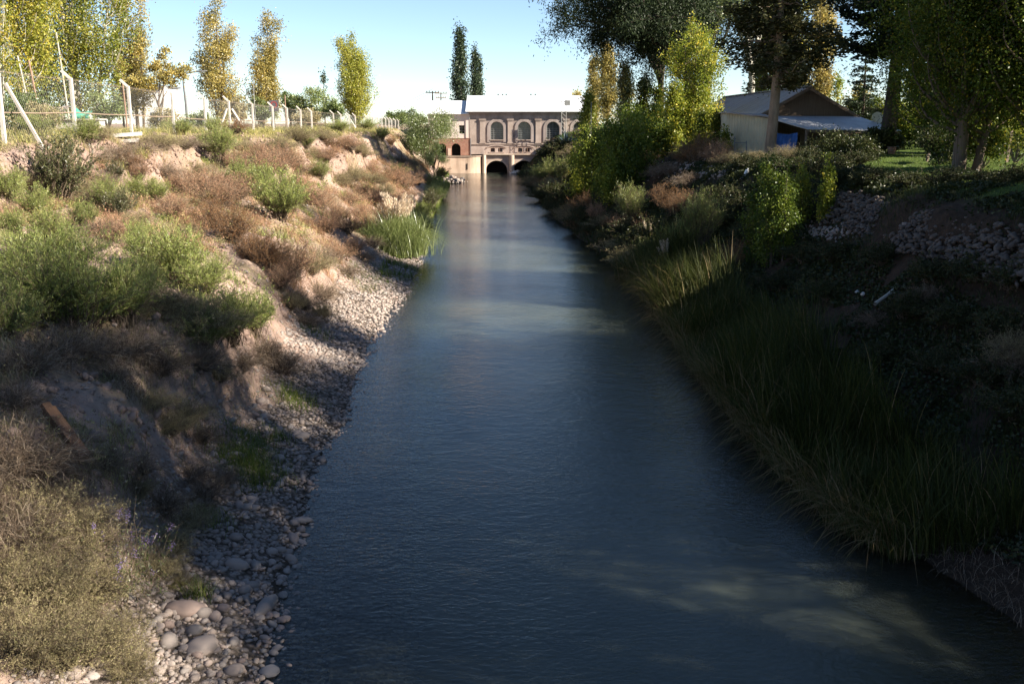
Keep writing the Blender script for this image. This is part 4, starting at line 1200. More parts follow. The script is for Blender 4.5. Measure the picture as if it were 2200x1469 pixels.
g.hexa([(ax0, PY - .3, ze), (ax1, PY - .3, ze), (ax1, PY + 5, ze + 1.95), (ax0, PY + 5, ze + 1.95), (ax0, PY - .3, ze + .08), (ax1, PY - .3, ze + .08), (ax1, PY + 5, ze + 2.03), (ax0, PY + 5, ze + 2.03)])
part(g, 'roof', M['white_roof'], an)
g = Geo()
arc = [(FX(485), .655, FZ(942), FZ(785) - .66, .66), (FX(300), .62, FZ(942), FZ(785) - .66, .66), (FX(150), .62, FZ(942), FZ(785) - .66, .66)]
wall_open(g, ax0, FX(680), FZ(942), zc - .02, PY - .35, .55, arc)
g.box(ax0, FX(680), PY - .40, PY + .04, zc - .02, zc - .003)
part(g, 'brick_arcade', M['brick'], an)
g = Geo(); g.box(FX(378), FX(416), PY - .42, PY - .353, FZ(942), FZ(850)); part(g, 'pillar_facing', M['pier'], an)
g = Geo(); g.box(ax0, FX(670), PY + .22, PY + .28, FZ(942), zc - .03); part(g, 'arcade_back', M['dark_void'], an)
g = Geo(); g.tubes([[(FX(678), PY - .42, FZ(940)), (FX(678), PY - .42, FZ(830)), (FX(678), PY - .42, FZ(720))]], [[.05] * 3], 6); part(g, 'downpipe', M['steel'], an)

# curved quay wall
qy = empty('quay_wall', (FX(600), PY - 3, 0))
tag(qy, 'low stained concrete quay wall curving in front of the brick arcade', 'wall')
pts = [(FX(60), PY - 3.4), (FX(300), PY - 3.3), (FX(500), PY - 3.2), (FX(650), PY - 3.15)]
for t in np.linspace(0.12, 1, 12):
    pts.append((FX(650) + (FX(838) - FX(650)) * sin(t * pi / 2), PY - 3.15 + 1.9 * (1 - cos(t * pi / 2))))
g = Geo(); zt = FZ(948)
for (p, q) in zip(pts[:-1], pts[1:]):
    g.add([(p[0], p[1], -1.3), (q[0], q[1], -1.3), (q[0], q[1], zt), (p[0], p[1], zt)], [(0, 1, 2, 3)])
    g.add([(p[0], p[1], zt), (q[0], q[1], zt), (q[0], PY - .1, zt), (p[0], PY - .1, zt)], [(0, 1, 2, 3)])
part(g, 'wall_face', M['quay'], qy, None, True)
g = Geo()
for (p, q) in zip(pts[:-1], pts[1:]):
    g.beam((p[0], p[1] - .02, zt + .04), (q[0], q[1] - .02, zt + .04), .22, .10)
part(g, 'coping', M['pier'], qy)
g = Geo(); g.box(FX(638), FX(646), PY - 3.24, PY - 3.14, FZ(1115), FZ(1035)); part(g, 'ladder_rung_slot', M['dark_void'], qy)

# lattice mast with a lamp box, right end of the facade
ms = empty('lattice_mast', (FX(1890), PY - 2.5, 0))
tag(ms, 'thin lattice mast with a boxed floodlight in front of the roof end', 'mast')
g = Geo(); zb, zt2 = 5.2, FZ(205)
y = PY - 2.5
for dx in (-.32, .32):
    for dy in (-.25, .25):
        g.tubes([[(FX(1890) + dx, y + dy, zb), (FX(1890) + dx, y + dy, (zb + zt2) / 2), (FX(1890) + dx, y + dy, zt2)]], [[.035] * 3], 4)
z = zb
while z < zt2 - .5:
    g.tubes([[(FX(1890) - .32, y - .25, z), (FX(1890), y - .25, z + .3), (FX(1890) + .32, y - .25, z + .6)]], [[.018] * 3], 4)
    g.tubes([[(FX(1890) + .32, y - .25, z + .3), (FX(1890), y - .25, z + .6), (FX(1890) - .32, y - .25, z + .9)]], [[.018] * 3], 4)
    z += .6
g.tubes([[(FX(1850), y, FZ(240)), (FX(1900), y, FZ(240)), (FX(1965), y, FZ(240))]], [[.03] * 3], 4)
part(g, 'lattice', M['wire'], ms)
g = Geo(); g.box(FX(1897), FX(1968), y - .35, y + .1, FZ(290), FZ(225)); part(g, 'floodlight_box', M['frame_grey'], ms)

# white water at the second arch
g = Geo(); r = np.random.default_rng(5)
n = 500; P = np.stack([FX(1275) + r.normal(size=n) * .35, DY - .3 - np.abs(r.normal(size=n)) * .6, np.abs(r.normal(size=n)) * .16 + .01], -1)
g.leaves(P, rand_dirs(r, n), .16, .13)
P2 = np.stack([FX(430) + r.uniform(-.8, .8, 160), PY - 12 + r.normal(size=160) * .25, np.abs(r.normal(size=160)) * .03 + .01], -1)
g.leaves(P2, rand_dirs(r, 160) * np.array([1, 1, .15]), .22, .10)
o = g.build('foam', M['plastic']); tag(o, 'white foaming water where the river leaves the arches', 'foam', kind='stuff')

# ------------------------------------------------------------------ the shed on the right bank
sh = empty('shed', (17.5, 62, 5.2))
tag(sh, 'old corrugated metal shed with a rusting gable roof and a lean-to porch', 'building')
G0 = 5.15
RX_, RZ_, EZ = 19.0, 9.25, 7.5
Y0, Y1 = 66.0, 92.0
g = Geo()
g.add([(15.9, Y0, G0), (22.1, Y0, G0), (22.1, Y0, EZ), (15.9, Y0, EZ)], [(0, 1, 2, 3)])
g.add([(15.9, Y0, EZ), (22.1, Y0, EZ), (RX_, Y0, RZ_ - .06), (RX_, Y0, RZ_ - .06)], [(0, 1, 2, 3)])
part(g, 'gable_wall', M['boards'], sh)
g = Geo()
for xx in (15.9, 22.1):
    g.add([(xx, Y0, G0), (xx, Y1, G0), (xx, Y1, EZ), (xx, Y0, EZ)], [(0, 1, 2, 3)])
part(g, 'side_wall', M['shed_wall'], sh)
g = Geo()
for (xa) in (15.4, 22.6):
    za = EZ - .28 + .02
    p = [(xa, Y0 - .5, za), (xa, Y1, za), (RX_, Y1, RZ_), (RX_, Y0 - .5, RZ_)]
    g.hexa(p + [(a, b, c + .06) for a, b, c in p])
rf = part(g, 'roof', M['shed_roof'], sh)
g = Geo(); g.beam((RX_, Y0 - .55, RZ_ + .08), (RX_, Y1, RZ_ + .08), .34, .07); part(g, 'ridge_cap', M['steel'], sh, rf)
g = Geo()
for xa in (15.4, 22.6): g.beam((RX_, Y0 - .52, RZ_ - .06), (xa, Y0 - .52, EZ - .34), .05, .16)
part(g, 'bargeboard', M['boards'], sh, rf)
# projecting cream room
A = at(1562, 243, 63.0); B = at(1652, 254, 61.0)
cx0, cx1 = A.x, B.x
g = Geo()
g.add([(cx0, 63.0, G0 - .4), (cx1, 61.0, G0 - .4), (cx1, 61.0, B.z), (cx0, 63.0, A.z)], [(0, 1, 2, 3)])
g.add([(cx1, 61.0, G0 - .4), (cx1 + .6, 66, G0 - .4), (cx1 + .6, 66, B.z), (cx1, 61.0, B.z)], [(0, 1, 2, 3)])
g.add([(cx0, 63.0, G0 - .4), (cx0 + .3, 68, G0 - .4), (cx0 + .3, 68, A.z), (cx0, 63.0, A.z)], [(0, 1, 2, 3)])
part(g, 'cream_room', M['shed_wall'], sh)
g = Geo()
p = [(cx0 - .3, 62.6, A.z + .0), (cx1 + .15, 60.6, B.z + .02), (cx1 + .9, 66, EZ + .05), (cx0 + .2, 67.5, EZ + .12)]
g.hexa(p + [(a, b, c + .05) for a, b, c in p])
part(g, 'room_roof', M['shed_roof'], sh)
# porch
C = at(1735, 277, 58.5); D = at(1937, 281, 60.5)
g = Geo()
p = [(cx1 + .2, 61.2, B.z - .02), (C.x, 58.5, C.z), (D.x, 60.5, D.z), (22.3, 65.8, EZ - .05), ]
b_ = (cx1 + .5, 65.8, EZ - .02)
for tri in ((p[0], p[1], p[2], p[3]), (p[0], p[3], b_, b_)):
    g.add([*tri], [(0, 1, 2, 3)])
    g.add([(a, b, c - .05) for a, b, c in tri], [(3, 2, 1, 0)])
for a, b in ((p[0], p[1]), (p[1], p[2]), (p[2], p[3])):
    g.add([a, b, (b[0], b[1], b[2] - .05), (a[0], a[1], a[2] - .05)], [(0, 3, 2, 1)])
part(g, 'porch_roof', M['porch_roof'], sh)
for (x, y_, zt) in ((C.x, 58.7, C.z - .06), (C.x + 2.1, 59.4, C.z - .06), (C.x + 4.0, 60.0, D.z - .06), (D.x - .25, 60.7, D.z - .06)):
    g = Geo(); g.beam((x, y_, G0 - .1), (x, y_, zt), .12); part(g, 'porch_post', M['boards'], sh)
g = Geo(); g.beam((C.x, 58.7, C.z - .12), (D.x - .1, 60.6, D.z - .13), .1, .14); part(g, 'porch_beam', M['boards'], sh)
g = Geo(); g.box(18.2, 20.6, 64.2, 64.4, G0, G0 + 1.1); part(g, 'half_wall', M['boards'], sh)
# blue tarp hung under the porch edge
ta = at(1668, 285, 58.9); tb = at(1713, 283, 58.9)
nu, nv = 22, 26; g = Geo(); P = []
for i in range(nv + 1):
    for j in range(nu + 1):
        u, v = j / nu, i / nv
        x = ta.x + (tb.x - ta.x) * u; z = ta.z - v * (1.28 - .25 * (u - .4) ** 2 * 4) - .10 * sin(u * pi) * (1 - v)
        P.append((x, 58.9 + .07 * sin(u * 17 + v * 3) + .05 * sin(u * 7 - v * 5) - .05 * v, z))
idx = np.arange((nu + 1) * (nv + 1)).reshape(nv + 1, nu + 1)
g.add(P, np.stack([idx[:-1, :-1], idx[1:, :-1], idx[1:, 1:], idx[:-1, 1:]], -1).reshape(-1, 4))
tag(g.build('tarpaulin', M['blue_tarp'], None, True), 'blue tarpaulin hanging under the left end of the porch', 'tarp')
# satellite dish on the porch
sd = empty('satellite_dish', at(1884, 266, 64)); tag(sd, 'small pale satellite dish standing on the porch roof edge by the cedar trunk', 'dish')
g = Geo(); n = 14; R_ = .38
for k in range(n):
    a0, a1 = 2 * pi * k / n, 2 * pi * (k + 1) / n
    for r0, r1 in ((0, .5), (.5, 1)):
        q = [(R_ * r * cos(a), -.12 * r * r + .1, R_ * r * sin(a) + .35) for r, a in ((r0, a0), (r1, a0), (r1, a1), (r0, a1))]
        g.add(q, [(0, 1, 2, 3)])
g.build('dish', M['white_paint'], sd, True)
g = Geo(); g.tubes([[(0, .15, -.5), (0, .15, 0), (0, .12, .35)]], [[.03] * 3], 5); g.tubes([[(0, .08, .1), (0, -.2, .2), (0, -.42, .33)]], [[.015] * 3], 4); g.build('bracket', M['steel'], sd)
# gate frame leaning on the shed wall
q = ground_hit(1590, 326); q.y = 60.5
gf = empty('gate_frame', (at(1592, 320, 60.3).x, 60.3, gz(at(1592, 320, 60.3).x, 60.3))); tag(gf, 'rusty metal gate frame leaning on the cream shed wall', 'gate')
g = Geo(); g.beam((-.35, 0, 0), (-.35, .25, 1.1), .05); g.beam((.35, 0, 0), (.35, .25, .85), .05); g.beam((-.35, .18, .75), (.35, .18, .75), .04); g.beam((-.35, .05, .2), (.35, .05, .2), .04)
g.build('frame', M['steel'], gf)

# cobble revetment below the lawn
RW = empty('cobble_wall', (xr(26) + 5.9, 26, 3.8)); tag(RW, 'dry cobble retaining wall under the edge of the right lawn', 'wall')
# ------------------------------------------------------------------ stones
def stone_proto(seed, sub=2):
    import bmesh
    bm = bmesh.new(); bmesh.ops.create_icosphere(bm, subdivisions=sub, radius=1.0)
    r = random.Random(seed); sx, sy, sz = r.uniform(.85, 1.2), r.uniform(.65, .95), r.uniform(.42, .62)
    ph_ = [r.uniform(0, 6) for _ in range(6)]
    for v in bm.verts:
        x, y, z = v.co
        k = 1 + .10 * sin(2.1 * x + ph_[0]) + .09 * sin(2.4 * y + ph_[1]) + .06 * sin(3.1 * z + ph_[2]) + .05 * sin(4 * x + 3 * y + ph_[3])
        v.co = (x * k * sx, y * k * sy, z * k * sz)
    vs = np.array([v.co[:] for v in bm.verts]); fs = np.array([[v.index for v in f.verts] for f in bm.faces])
    bm.free()
    return vs, np.concatenate([fs, fs[:, 2:3]], 1)
def tri_mesh(name, V, T, mat, tint=None):
    me = bpy.data.meshes.new(name)
    me.vertices.add(len(V)); me.vertices.foreach_set('co', np.asarray(V, np.float32).ravel())
    me.loops.add(len(T) * 3); me.loops.foreach_set('vertex_index', np.asarray(T, np.int32).ravel())
    me.polygons.add(len(T)); me.polygons.foreach_set('loop_start', (np.arange(len(T)) * 3).astype(np.int32))
    me.polygons.foreach_set('use_smooth', np.ones(len(T), bool))
    me.materials.append(mat); me.update(calc_edges=True)
    a = me.attributes.new('tint', 'FLOAT', 'FACE')
    a.data.foreach_set('value', (np.zeros(len(T)) if tint is None else tint).astype(np.float32))
    return me
def stones_into(protos, P, S, rng, flat=True):
    Vs, Ts, tn, n = [], [], [], 0
    for p, s in zip(P, S):
        v, t = protos[rng.integers(len(protos))]
        a = rng.uniform(0, 2 * pi); tl = rng.normal(0, .35, 2) if flat else rng.normal(0, 1, 2)
        Rm = np.array(Matrix.Rotation(a, 3, 'Z') @ Matrix.Rotation(tl[0], 3, 'X') @ Matrix.Rotation(tl[1], 3, 'Y'))
        Vs.append(v @ Rm.T * s + p); Ts.append(t[:, :3] + n); n += len(v); tn.append(np.full(len(t), rng.uniform(0, 1)))
    return np.concatenate(Vs), np.concatenate(Ts), np.concatenate(tn)
lo = [stone_proto(s, 1) for s in range(10)]; hi = [stone_proto(s, 2) for s in range(20, 30)]
hi_me = [tri_mesh('cobble', v, t[:, :3], M['stone']) for v, t in hi]
rs = np.random.default_rng(99)
# gravel: what nobody could count
def shore(n, y0, y1, u0, u1, rng, pw=1.0):
    Y = y0 + (y1 - y0) * rng.uniform(0, 1, n) ** pw
    U = u0 + (u1 - u0) * rng.uniform(0, 1, n)
    X = xl(Y) - U
    return X, Y, height(X, Y)
X, Y, Z = shore(9000, 9.0, 30, -.9, 2.3, rs, 1.5)
S = np.clip(np.exp(rs.normal(-3.35, .38, len(X))), .016, .075)
X2, Y2, Z2 = shore(5500, 28, 62, -.5, 2.2, rs, 1.2)
S2 = np.clip(np.exp(rs.normal(-2.9, .35, len(X2))), .03, .11)
X3, Y3 = rs.uniform(-15, -4, 1800), rs.uniform(12, 55, 1800); Z3 = height(X3, Y3)       # pebbles weathering out of the bank
S3 = np.clip(np.exp(rs.normal(-3.2, .4, 1800)), .02, .10)
P = np.stack([np.concatenate([X, X2, X3]), np.concatenate([Y, Y2, Y3]), np.concatenate([Z, Z2, Z3])], -1); SS = np.concatenate([S, S2, S3])
P[:, 2] += SS * .22
V_, T_, tn = stones_into(lo, P, SS, rs)
tag(link_mesh('gravel', tri_mesh('gravel', V_, T_, M['stone'], tn)), 'small rounded pebbles and gravel along the left water edge', 'gravel', kind='stuff')
n = 13000; Yc = 10 + 36 * rs.uniform(0, 1, n) ** 1.3; Uc = 2.0 + 9 * rs.uniform(0, 1, n) ** 1.2; Xc = xl(Yc) - Uc; kc = fbm(Xc * .6, Yc * .6, 55, 3) > -.1
Xc, Yc = Xc[kc], Yc[kc]; Sc = np.clip(np.exp(rs.normal(-3.35, .6, len(Xc))), .012, .16)
V_, T_, tn = stones_into(lo, np.stack([Xc, Yc, height(Xc, Yc) + Sc * .15], -1), Sc, rs, False)
tag(link_mesh('earth_clods', tri_mesh('earth_clods', V_, T_, M['clod'], tn)), 'crumbled earth clods lying over the left slope', 'earth', kind='stuff')
n = 1500; q0 = [ground_hit(px, py) for px, py in zip(rs.uniform(0, 900, n), rs.uniform(285, 385, n))]; Sc = np.clip(np.exp(rs.normal(-3.0, .45, n)), .02, .15)
V_, T_, tn = stones_into(lo, np.array([tuple(q) for q in q0]), Sc, rs, False)
tag(link_mesh('earth_clods', tri_mesh('earth_clods', V_, T_, M['clod'], tn)), 'clods and stones sticking out of the pink left scarp', 'earth', kind='stuff')
# individual cobbles
def cobble(x, y, s, label, k=None, rz=None, sc=(1, 1, 1), tilt=0, group='cobbles on the left shore'):
    k = int(rs.integers(len(hi_me))) if k is None else k
    o = link_mesh('cobble', hi_me[k])
    o.location = (x, y, gz(x, y) + s * .25 * sc[2]); o.scale = (s * sc[0], s * sc[1], s * sc[2])
    o.rotation_euler = (rs.normal(0, .15) + tilt, rs.normal(0, .15), rs.uniform(0, 6.28) if rz is None else rz)
    tag(o, label, 'stone', group)
for (px, py, s, lab, rz, sc) in (
    (570, 1312, .20, 'pale upright slab of a stone near the waterline, largest of the shore', 1.35, (1.35, .75, .9)),
    (402, 1320, .23, 'big rounded pale cobble at the edge of the weeds', .2, (1.15, 1, 1)),
    (428, 1395, .18, 'egg-shaped tan cobble in the lower part of the shingle', 1.0, (1.2, 1, 1)),
    (362, 1390, .15, 'round pale cobble touching the weeds in the lower left', .3, (1, 1, 1)),
    (510, 1222, .16, 'broad flat cobble in the middle of the shingle', .1, (1.2, .9, 1)),
    (508, 1165, .13, 'squarish grey cobble above the broad flat one', .4, (1.1, 1, 1)),
    (648, 940, .14, 'dark rounded boulder in the shade at the top of the lit shingle', .2, (1.2, 1, 1)),
    (504, 1452, .14, 'pale rounded cobble cut by the bottom of the picture', .6, (1.1, 1, 1)),
    (612, 1335, .08, 'dark wet cobble standing in the water edge', .2, (1.1, 1, 1)),
    (218, 1105, .17, 'reddish boulder lying on the shaded earth slope', .3, (1.2, 1, 1)),
    (505, 985, .13, 'wedge-shaped stone beside the sunlit grass tuft', .8, (1.3, .8, 1))):
    q = ground_hit(px, py); cobble(q.x, q.y, s, lab, rz=rz, sc=sc)
X, Y, Z = shore(285, 9.2, 24, -.15, 1.9, rs, 1.6)
S = np.clip(np.exp(rs.normal(-2.55, .28, 285)), .05, .15)
zone = lambda y: 'nearest' if y < 12 else 'near' if y < 15 else 'middle' if y < 19 else 'far'
for x, y, s in zip(X, Y, S):
    cobble(x, y, float(s), 'fist to head sized grey brown river cobble among others on the left shingle')
# revetment cobbles are the wall's own pattern
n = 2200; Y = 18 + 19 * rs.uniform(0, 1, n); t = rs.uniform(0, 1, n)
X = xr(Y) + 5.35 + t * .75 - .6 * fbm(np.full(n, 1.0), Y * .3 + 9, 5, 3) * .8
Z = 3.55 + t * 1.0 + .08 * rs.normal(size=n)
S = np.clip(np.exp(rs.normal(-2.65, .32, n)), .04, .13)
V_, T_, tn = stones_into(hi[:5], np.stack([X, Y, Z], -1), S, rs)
o = link_mesh('stone_face', tri_mesh('stone_face', V_ - np.array(RW.location), T_, M['stone_shaded'], tn), RW)
# rubble tip in the far left bend and grey stones on the right slope
n = 260; q = ground_hit(972, 392)
P = np.stack([q.x + rs.normal(size=n) * .7, q.y + rs.normal(size=n) * 2.2, np.zeros(n)], -1); P[:, 2] = np.maximum(height(P[:, 0], P[:, 1]), 0) + .05 + np.abs(rs.normal(size=n)) * .25 * np.exp(-((P[:, 0] - q.x) / .7) ** 2)
V_, T_, tn = stones_into(lo, P, np.clip(np.exp(rs.normal(-1.8, .4, n)), .08, .4), rs, False)
tag(link_mesh('rubble_heap', tri_mesh('rubble_heap', V_, T_, M['stone'], tn)), 'pale rubble heap jutting into the water near the quay', 'rubble', kind='stuff')
n = 260; P = np.zeros((n, 3))
for i, (px, py) in enumerate(zip(rs.normal(1500, 45, n), rs.normal(368, 12, n))):
    q = ground_hit(px, py); P[i] = q
V_, T_, tn = stones_into(lo, P, np.clip(np.exp(rs.normal(-2.4, .4, n)), .04, .2), rs, False)
tag(link_mesh('rubble', tri_mesh('rubble', V_, T_, M['stone'], tn)), 'grey rubble spilling down the right bank below the shed', 'rubble', kind='stuff')
n = 160; P = np.array([ground_hit(px, py) for px, py in zip(rs.normal(1765, 40, n), rs.normal(500, 8, n))])
V_, T_, tn = stones_into(lo, P, np.clip(np.exp(rs.normal(-2.6, .35, n)), .04, .16), rs, False)
tag(link_mesh('rubble', tri_mesh('rubble', V_, T_, M['stone'], tn)), 'short band of pale stones in the shade left of the cobble wall', 'rubble', kind='stuff')

# ------------------------------------------------------------------ chain link fence on the left bank
FP = [(4, 37.5, 0), (159, 43.2, 0), (280, 49.6, 0), (372, 55.8, 0), (441, 61.7, 0), (493, 67, 1), (543, 73, 0), (586, 79, 0), (617, 84.3, 0), (646, 89.5, 0), (669, 94, 0), (716, 104, 0), (732, 109, 0), (750, 114, 1), (763, 119, 0), (789, 124, 0), (800, 128, 0), (811, 132, 0), (820, 136, 0), (828, 140, 0), (835, 144, 0), (841, 148, 0), (849, 153, 0), (856, 158, 0)]
TOPS = np.interp([p[1] for p in FP], [37, 50, 62, 80, 100, 130, 160], [1.95, 1.75, 1.50, 1.30, 1.05, .75, .4])
fen = empty('chain_link_fence', (-18, 60, 6.5)); tag(fen, 'chain link fence on crooked-topped concrete posts along the left bank top', 'fence')
PT = []
for (px, Yp, brace), tp in zip(FP, TOPS):
    x = at(px, 250, Yp).x; z0 = gz(x, Yp); zt = CAMZ + tp
    PT.append((x, Yp, z0, zt))
    g = Geo(); w = .125
    g.beam((x, Yp, z0 - .4), (x, Yp, zt), w)
    g.beam((x, Yp, zt - .04), (x - .34, Yp - .06, zt + .30), w * .85)
    po = local(g, fen).build('fence_post', M['concrete'], fen)
    if brace or px < 10:
        g = Geo(); sx = 1 if brace else .9
        g.beam((x + .1, Yp + .3, zt - .5), (x + .95, Yp + 1.0, z0 - .2), w * .8)
        if brace: g.beam((x - .1, Yp - .2, zt - .5), (x - .55, Yp - 1.1, z0 - .2), w * .8)
        local(g, fen).build('brace', M['concrete'], fen)
ends = [(-30, 30, gz(-30, 30), CAMZ + 2.0)] + PT
g = Geo(); rl = Geo()
for (a, b) in zip(ends[:-1], ends[1:]):
    L = math.hypot(b[0] - a[0], b[1] - a[1]); d = ((b[0] - a[0]) / L, (b[1] - a[1]) / L)
    H0, H1 = a[3] - a[2], b[3] - b[2]
    cell = .15 if a[1] < 80 else .28
    ks = np.arange(-2.2, L, cell)
    paths = []
    for sgn in (1, -1):
        for k in ks:
            s0, s1 = (k, k + 2.2)
            t0, t1 = max(0, s0), min(L, s1)
            if t1 - t0 < .05: continue
            h0, h1 = (t0 - s0) / 2.2, (t1 - s0) / 2.2
            if sgn < 0: h0, h1 = 1 - h0, 1 - h1
            row = []
            for tt, hh in ((t0, h0), (t1, h1)):
                zb = a[2] + (b[2] - a[2]) * tt / L; ztp = a[3] + (b[3] - a[3]) * tt / L
                row.append((a[0] + d[0] * tt, a[1] + d[1] * tt + .08, zb + (ztp - zb) * hh))
            paths.append(row)
    g.tubes(np.array(paths), .0028 if a[1] < 80 else .0035, 3)
    for hh in (.42, .97):
        zz = [(q[0], q[1] + .09, q[2] + (q[3] - q[2]) * hh) for q in (a, b)]
        rl.tubes([[zz[0], tuple((np.array(zz[0]) + np.array(zz[1])) / 2 - np.array([0, 0, .03])), zz[1]]], [[.022 if hh < .5 else .008] * 3], 4)
local(g, fen).build('wire_mesh', M['wire'], fen)
local(rl, fen).build('tension_rail', M['rail_tan'], fen)
# fallen slab
for (px, py, l, w_, lab) in ((264, 296, 1.7, .5, 'pale concrete slab lying at the bank edge beside a fence post'), (278, 309, .9, .35, 'smaller broken concrete slab just below the pale slab')):
    q = ground_hit(px, py); g = Geo(); g.hexa([(-l / 2, -w_ / 2, 0), (l / 2, -w_ / 2, .02), (l / 2 - .06, w_ / 2, .03), (-l / 2 + .1, w_ / 2, 0), (-l / 2, -w_ / 2, .13), (l / 2, -w_ / 2 + .02, .15), (l / 2 - .05, w_ / 2, .16), (-l / 2 + .12, w_ / 2, .13)])
    o = g.build('concrete_slab', M['concrete']); o.location = (q.x, q.y, q.z + .03); o.rotation_euler = (.06, -.05, .15); tag(o, lab, 'slab')

# ------------------------------------------------------------------ poles, lamp, sign, tarps and the white house
def rod(px, ptop, Y, r, label, mat='rust', name='thin_pole', cat='pole', group=None, lean=0):
    b = base(px, 250, Y); zt = at(px, ptop, Y).z
    g = Geo(); g.tubes([[(0, 0, -.3), (lean * .5, 0, (zt - b[2]) / 2), (lean, 0, zt - b[2])]], [[r * 1.15, r, r * .85]], 7)
    o = g.build(name, M[mat]); o.location = b; tag(o, label, cat, group)
rod(272, 172, 70, .06, 'thin orange-brown pole behind the second fence post', lean=-.1)
rod(90, 130, 60, .06, 'thin rusty pole among the left poplars', lean=-.45)
rod(614, 205, 105, .06, 'thin rusty pole rising behind the fence before the round bush')
rod(150, 70, 70, .06, 'pale slanting pole before the broad poplar', 'bark_pale', lean=-.4)
rod(72, 120, 62, .05, 'pale leaning pole beside the bare-stemmed poplar', 'bark_pale', lean=-.6)
rod(548, 165, 112, .05, 'slender grey pole before the notched golden poplar', 'wire')
rod(1270, 220, 96, .035, 'thin dark pole among the golden poplars on the right', 'wire')
b = base(401, 240, 104); lamp = empty('street_lamp', b); tag(lamp, 'dark street lamp with a long curved arm between the poplars', 'street lamp')
zt = at(397, 160, 104).z - b[2]; g = Geo()
g.tubes([[(0, 0, -.3), (-.02, 0, zt * .5), (-.12, 0, zt * .82), (-.12, 0, zt * .9)]], [[.14, .12, .10, .09]], 8); g.build('pole', M['steel'], lamp)
g = Geo(); g.tubes([[(-.12, 0, zt * .88), (-.08, 0, zt * .97), (.25, 0, zt * 1.02), (1.0, 0, zt * 1.04), (1.9, 0, zt * 1.06)]], [[.085, .08, .075, .07, .065]], 6); g.build('arm', M['steel'], lamp)
g = Geo(); g.hexa([(1.8, -.1, zt * 1.05 - .05), (2.35, -.08, zt * 1.06 - .04), (2.35, .08, zt * 1.06 - .04), (1.8, .1, zt * 1.05 - .05), (1.85, -.06, zt * 1.05 + .08), (2.3, -.05, zt * 1.06 + .06), (2.3, .05, zt * 1.06 + .06), (1.85, .06, zt * 1.05 + .08)]); g.build('lamp_head', M['frame_grey'], lamp)
def utility(px, ptop, Y, label, arms, mat):
    b = base(px, 250, Y); r = empty('utility_pole', b); tag(r, label, 'utility pole', 'utility poles behind the annex')
    h = at(px, ptop, Y).z - b[2]
    g = Geo(); g.tubes([[(0, 0, -.3), (0, 0, h / 2), (0, 0, h)]], [[.17, .15, .12]], 8); g.build('pole', M[mat], r)
    for z, w_ in arms:
        g = Geo(); g.box(-w_, w_, -.16, -.04, h - z - .07, h - z + .07)
        c = g.build('crossarm', M['pole_wood'], r)
        for k in (-.9, -.45, .45, .9):
            g = Geo(); g.tubes([[(k * w_, -.1, h - z + .07), (k * w_, -.1, h - z + .2), (k * w_, -.1, h - z + .3)]], [[.05, .07, .04]], 6); g.build('insulator', M['frame_grey'], c)
utility(930, 196, 175, 'pale utility pole with one crossarm left of the tallest cypress', ((.25, 1.15),), 'pole_wood')
utility(948, 199, 185, 'dark utility pole with two crossarms nearer the tallest cypress', ((.15, 1.1), (.95, .95)), 'steel')
a0, a1 = at(830, 236, 190), at(930, 198, 175)
g = Geo()
for dz in (0, .5):
    g.tubes([[tuple(a0 + Vector((0, 0, dz))), tuple((a0 + a1) / 2 + Vector((0, 0, dz - .5))), tuple(a1 + Vector((0, 0, dz)))]], [[.02] * 3], 3)
tag(g.build('power_line', M['steel']), 'pair of thin power lines running left from the utility poles', 'cable')
c0, c1 = at(120, 75, 90), at(440, 155, 108)
g = Geo(); g.tubes([[tuple(c0), tuple((c0 + c1) / 2 - Vector((0, 0, .5))), tuple(c1)]], [[.02] * 3], 3); tag(g.build('power_line', M['steel']), 'thin cable running from the left poplars to the street lamp', 'cable')
b = base(589, 240, 92); sg_ = empty('road_sign', b); tag(sg_, 'small dark square sign with a red ring behind the fence', 'sign')
zc = at(589, 226, 92).z - b[2]
g = Geo(); g.beam((0, .05, -.2), (0, .05, zc + .35), .07); g.build('post', M['wire'], sg_)
g = Geo(); g.box(-.42, .42, -.02, .01, zc - .55, zc + .42); pl = g.build('plate', M['sign_face'], sg_)
g = Geo(); A_ = np.linspace(0, 2 * pi, 21)
for p, q in zip(A_[:-1], A_[1:]):
    g.add([(r_ * cos(a), -.026, zc + .03 + r_ * sin(a)) for r_, a in ((.20, p), (.29, p), (.29, q), (.20, q))], [(0, 1, 2, 3)])
g.build('ring', M['sign_red'], pl)
def sheet(name, px0, py0, px1, py1, Y, mat, label, bulge=.5):
    A, B = at(px0, py0, Y), at(px1, py1, Y); g = Geo(); P = []; nu, nv = 20, 12
    for i in range(nv + 1):
        for j in range(nu + 1):
            u, v = j / nu, i / nv
            P.append((A.x + (B.x - A.x) * u, Y - bulge * sin(v * pi * .6) + .12 * sin(9 * u + 4 * v), A.z + (B.z - A.z) * v - .25 * u * (1 - v) + .10 * sin(6 * u + 2) * (1 - v)))
    idx = np.arange((nu + 1) * (nv + 1)).reshape(nv + 1, nu + 1)
    g.add(P, np.stack([idx[:-1, :-1], idx[1:, :-1], idx[1:, 1:], idx[:-1, 1:]], -1).reshape(-1, 4))
    tag(g.build(name, M[mat], None, True), label, 'tarp')
sheet('tarp_awning', 92, 222, 152, 256, 56, 'grey_tarp', 'grey brown sheet sagging behind the fence at the left', .6)
sheet('shade_net', 158, 233, 200, 256, 57, 'green_net', 'green shade net draped behind the fence', .5)
b = at(160, 262, 55); g = Geo(); g.box(-1.1, 1.4, -.2, .6, -.35, .1); g.box(-1.2, 1.5, -.3, .7, .1, .16); o = g.build('concrete_trough', M['concrete']); o.location = b; tag(o, 'long pale concrete trough under the green shade net', 'trough')
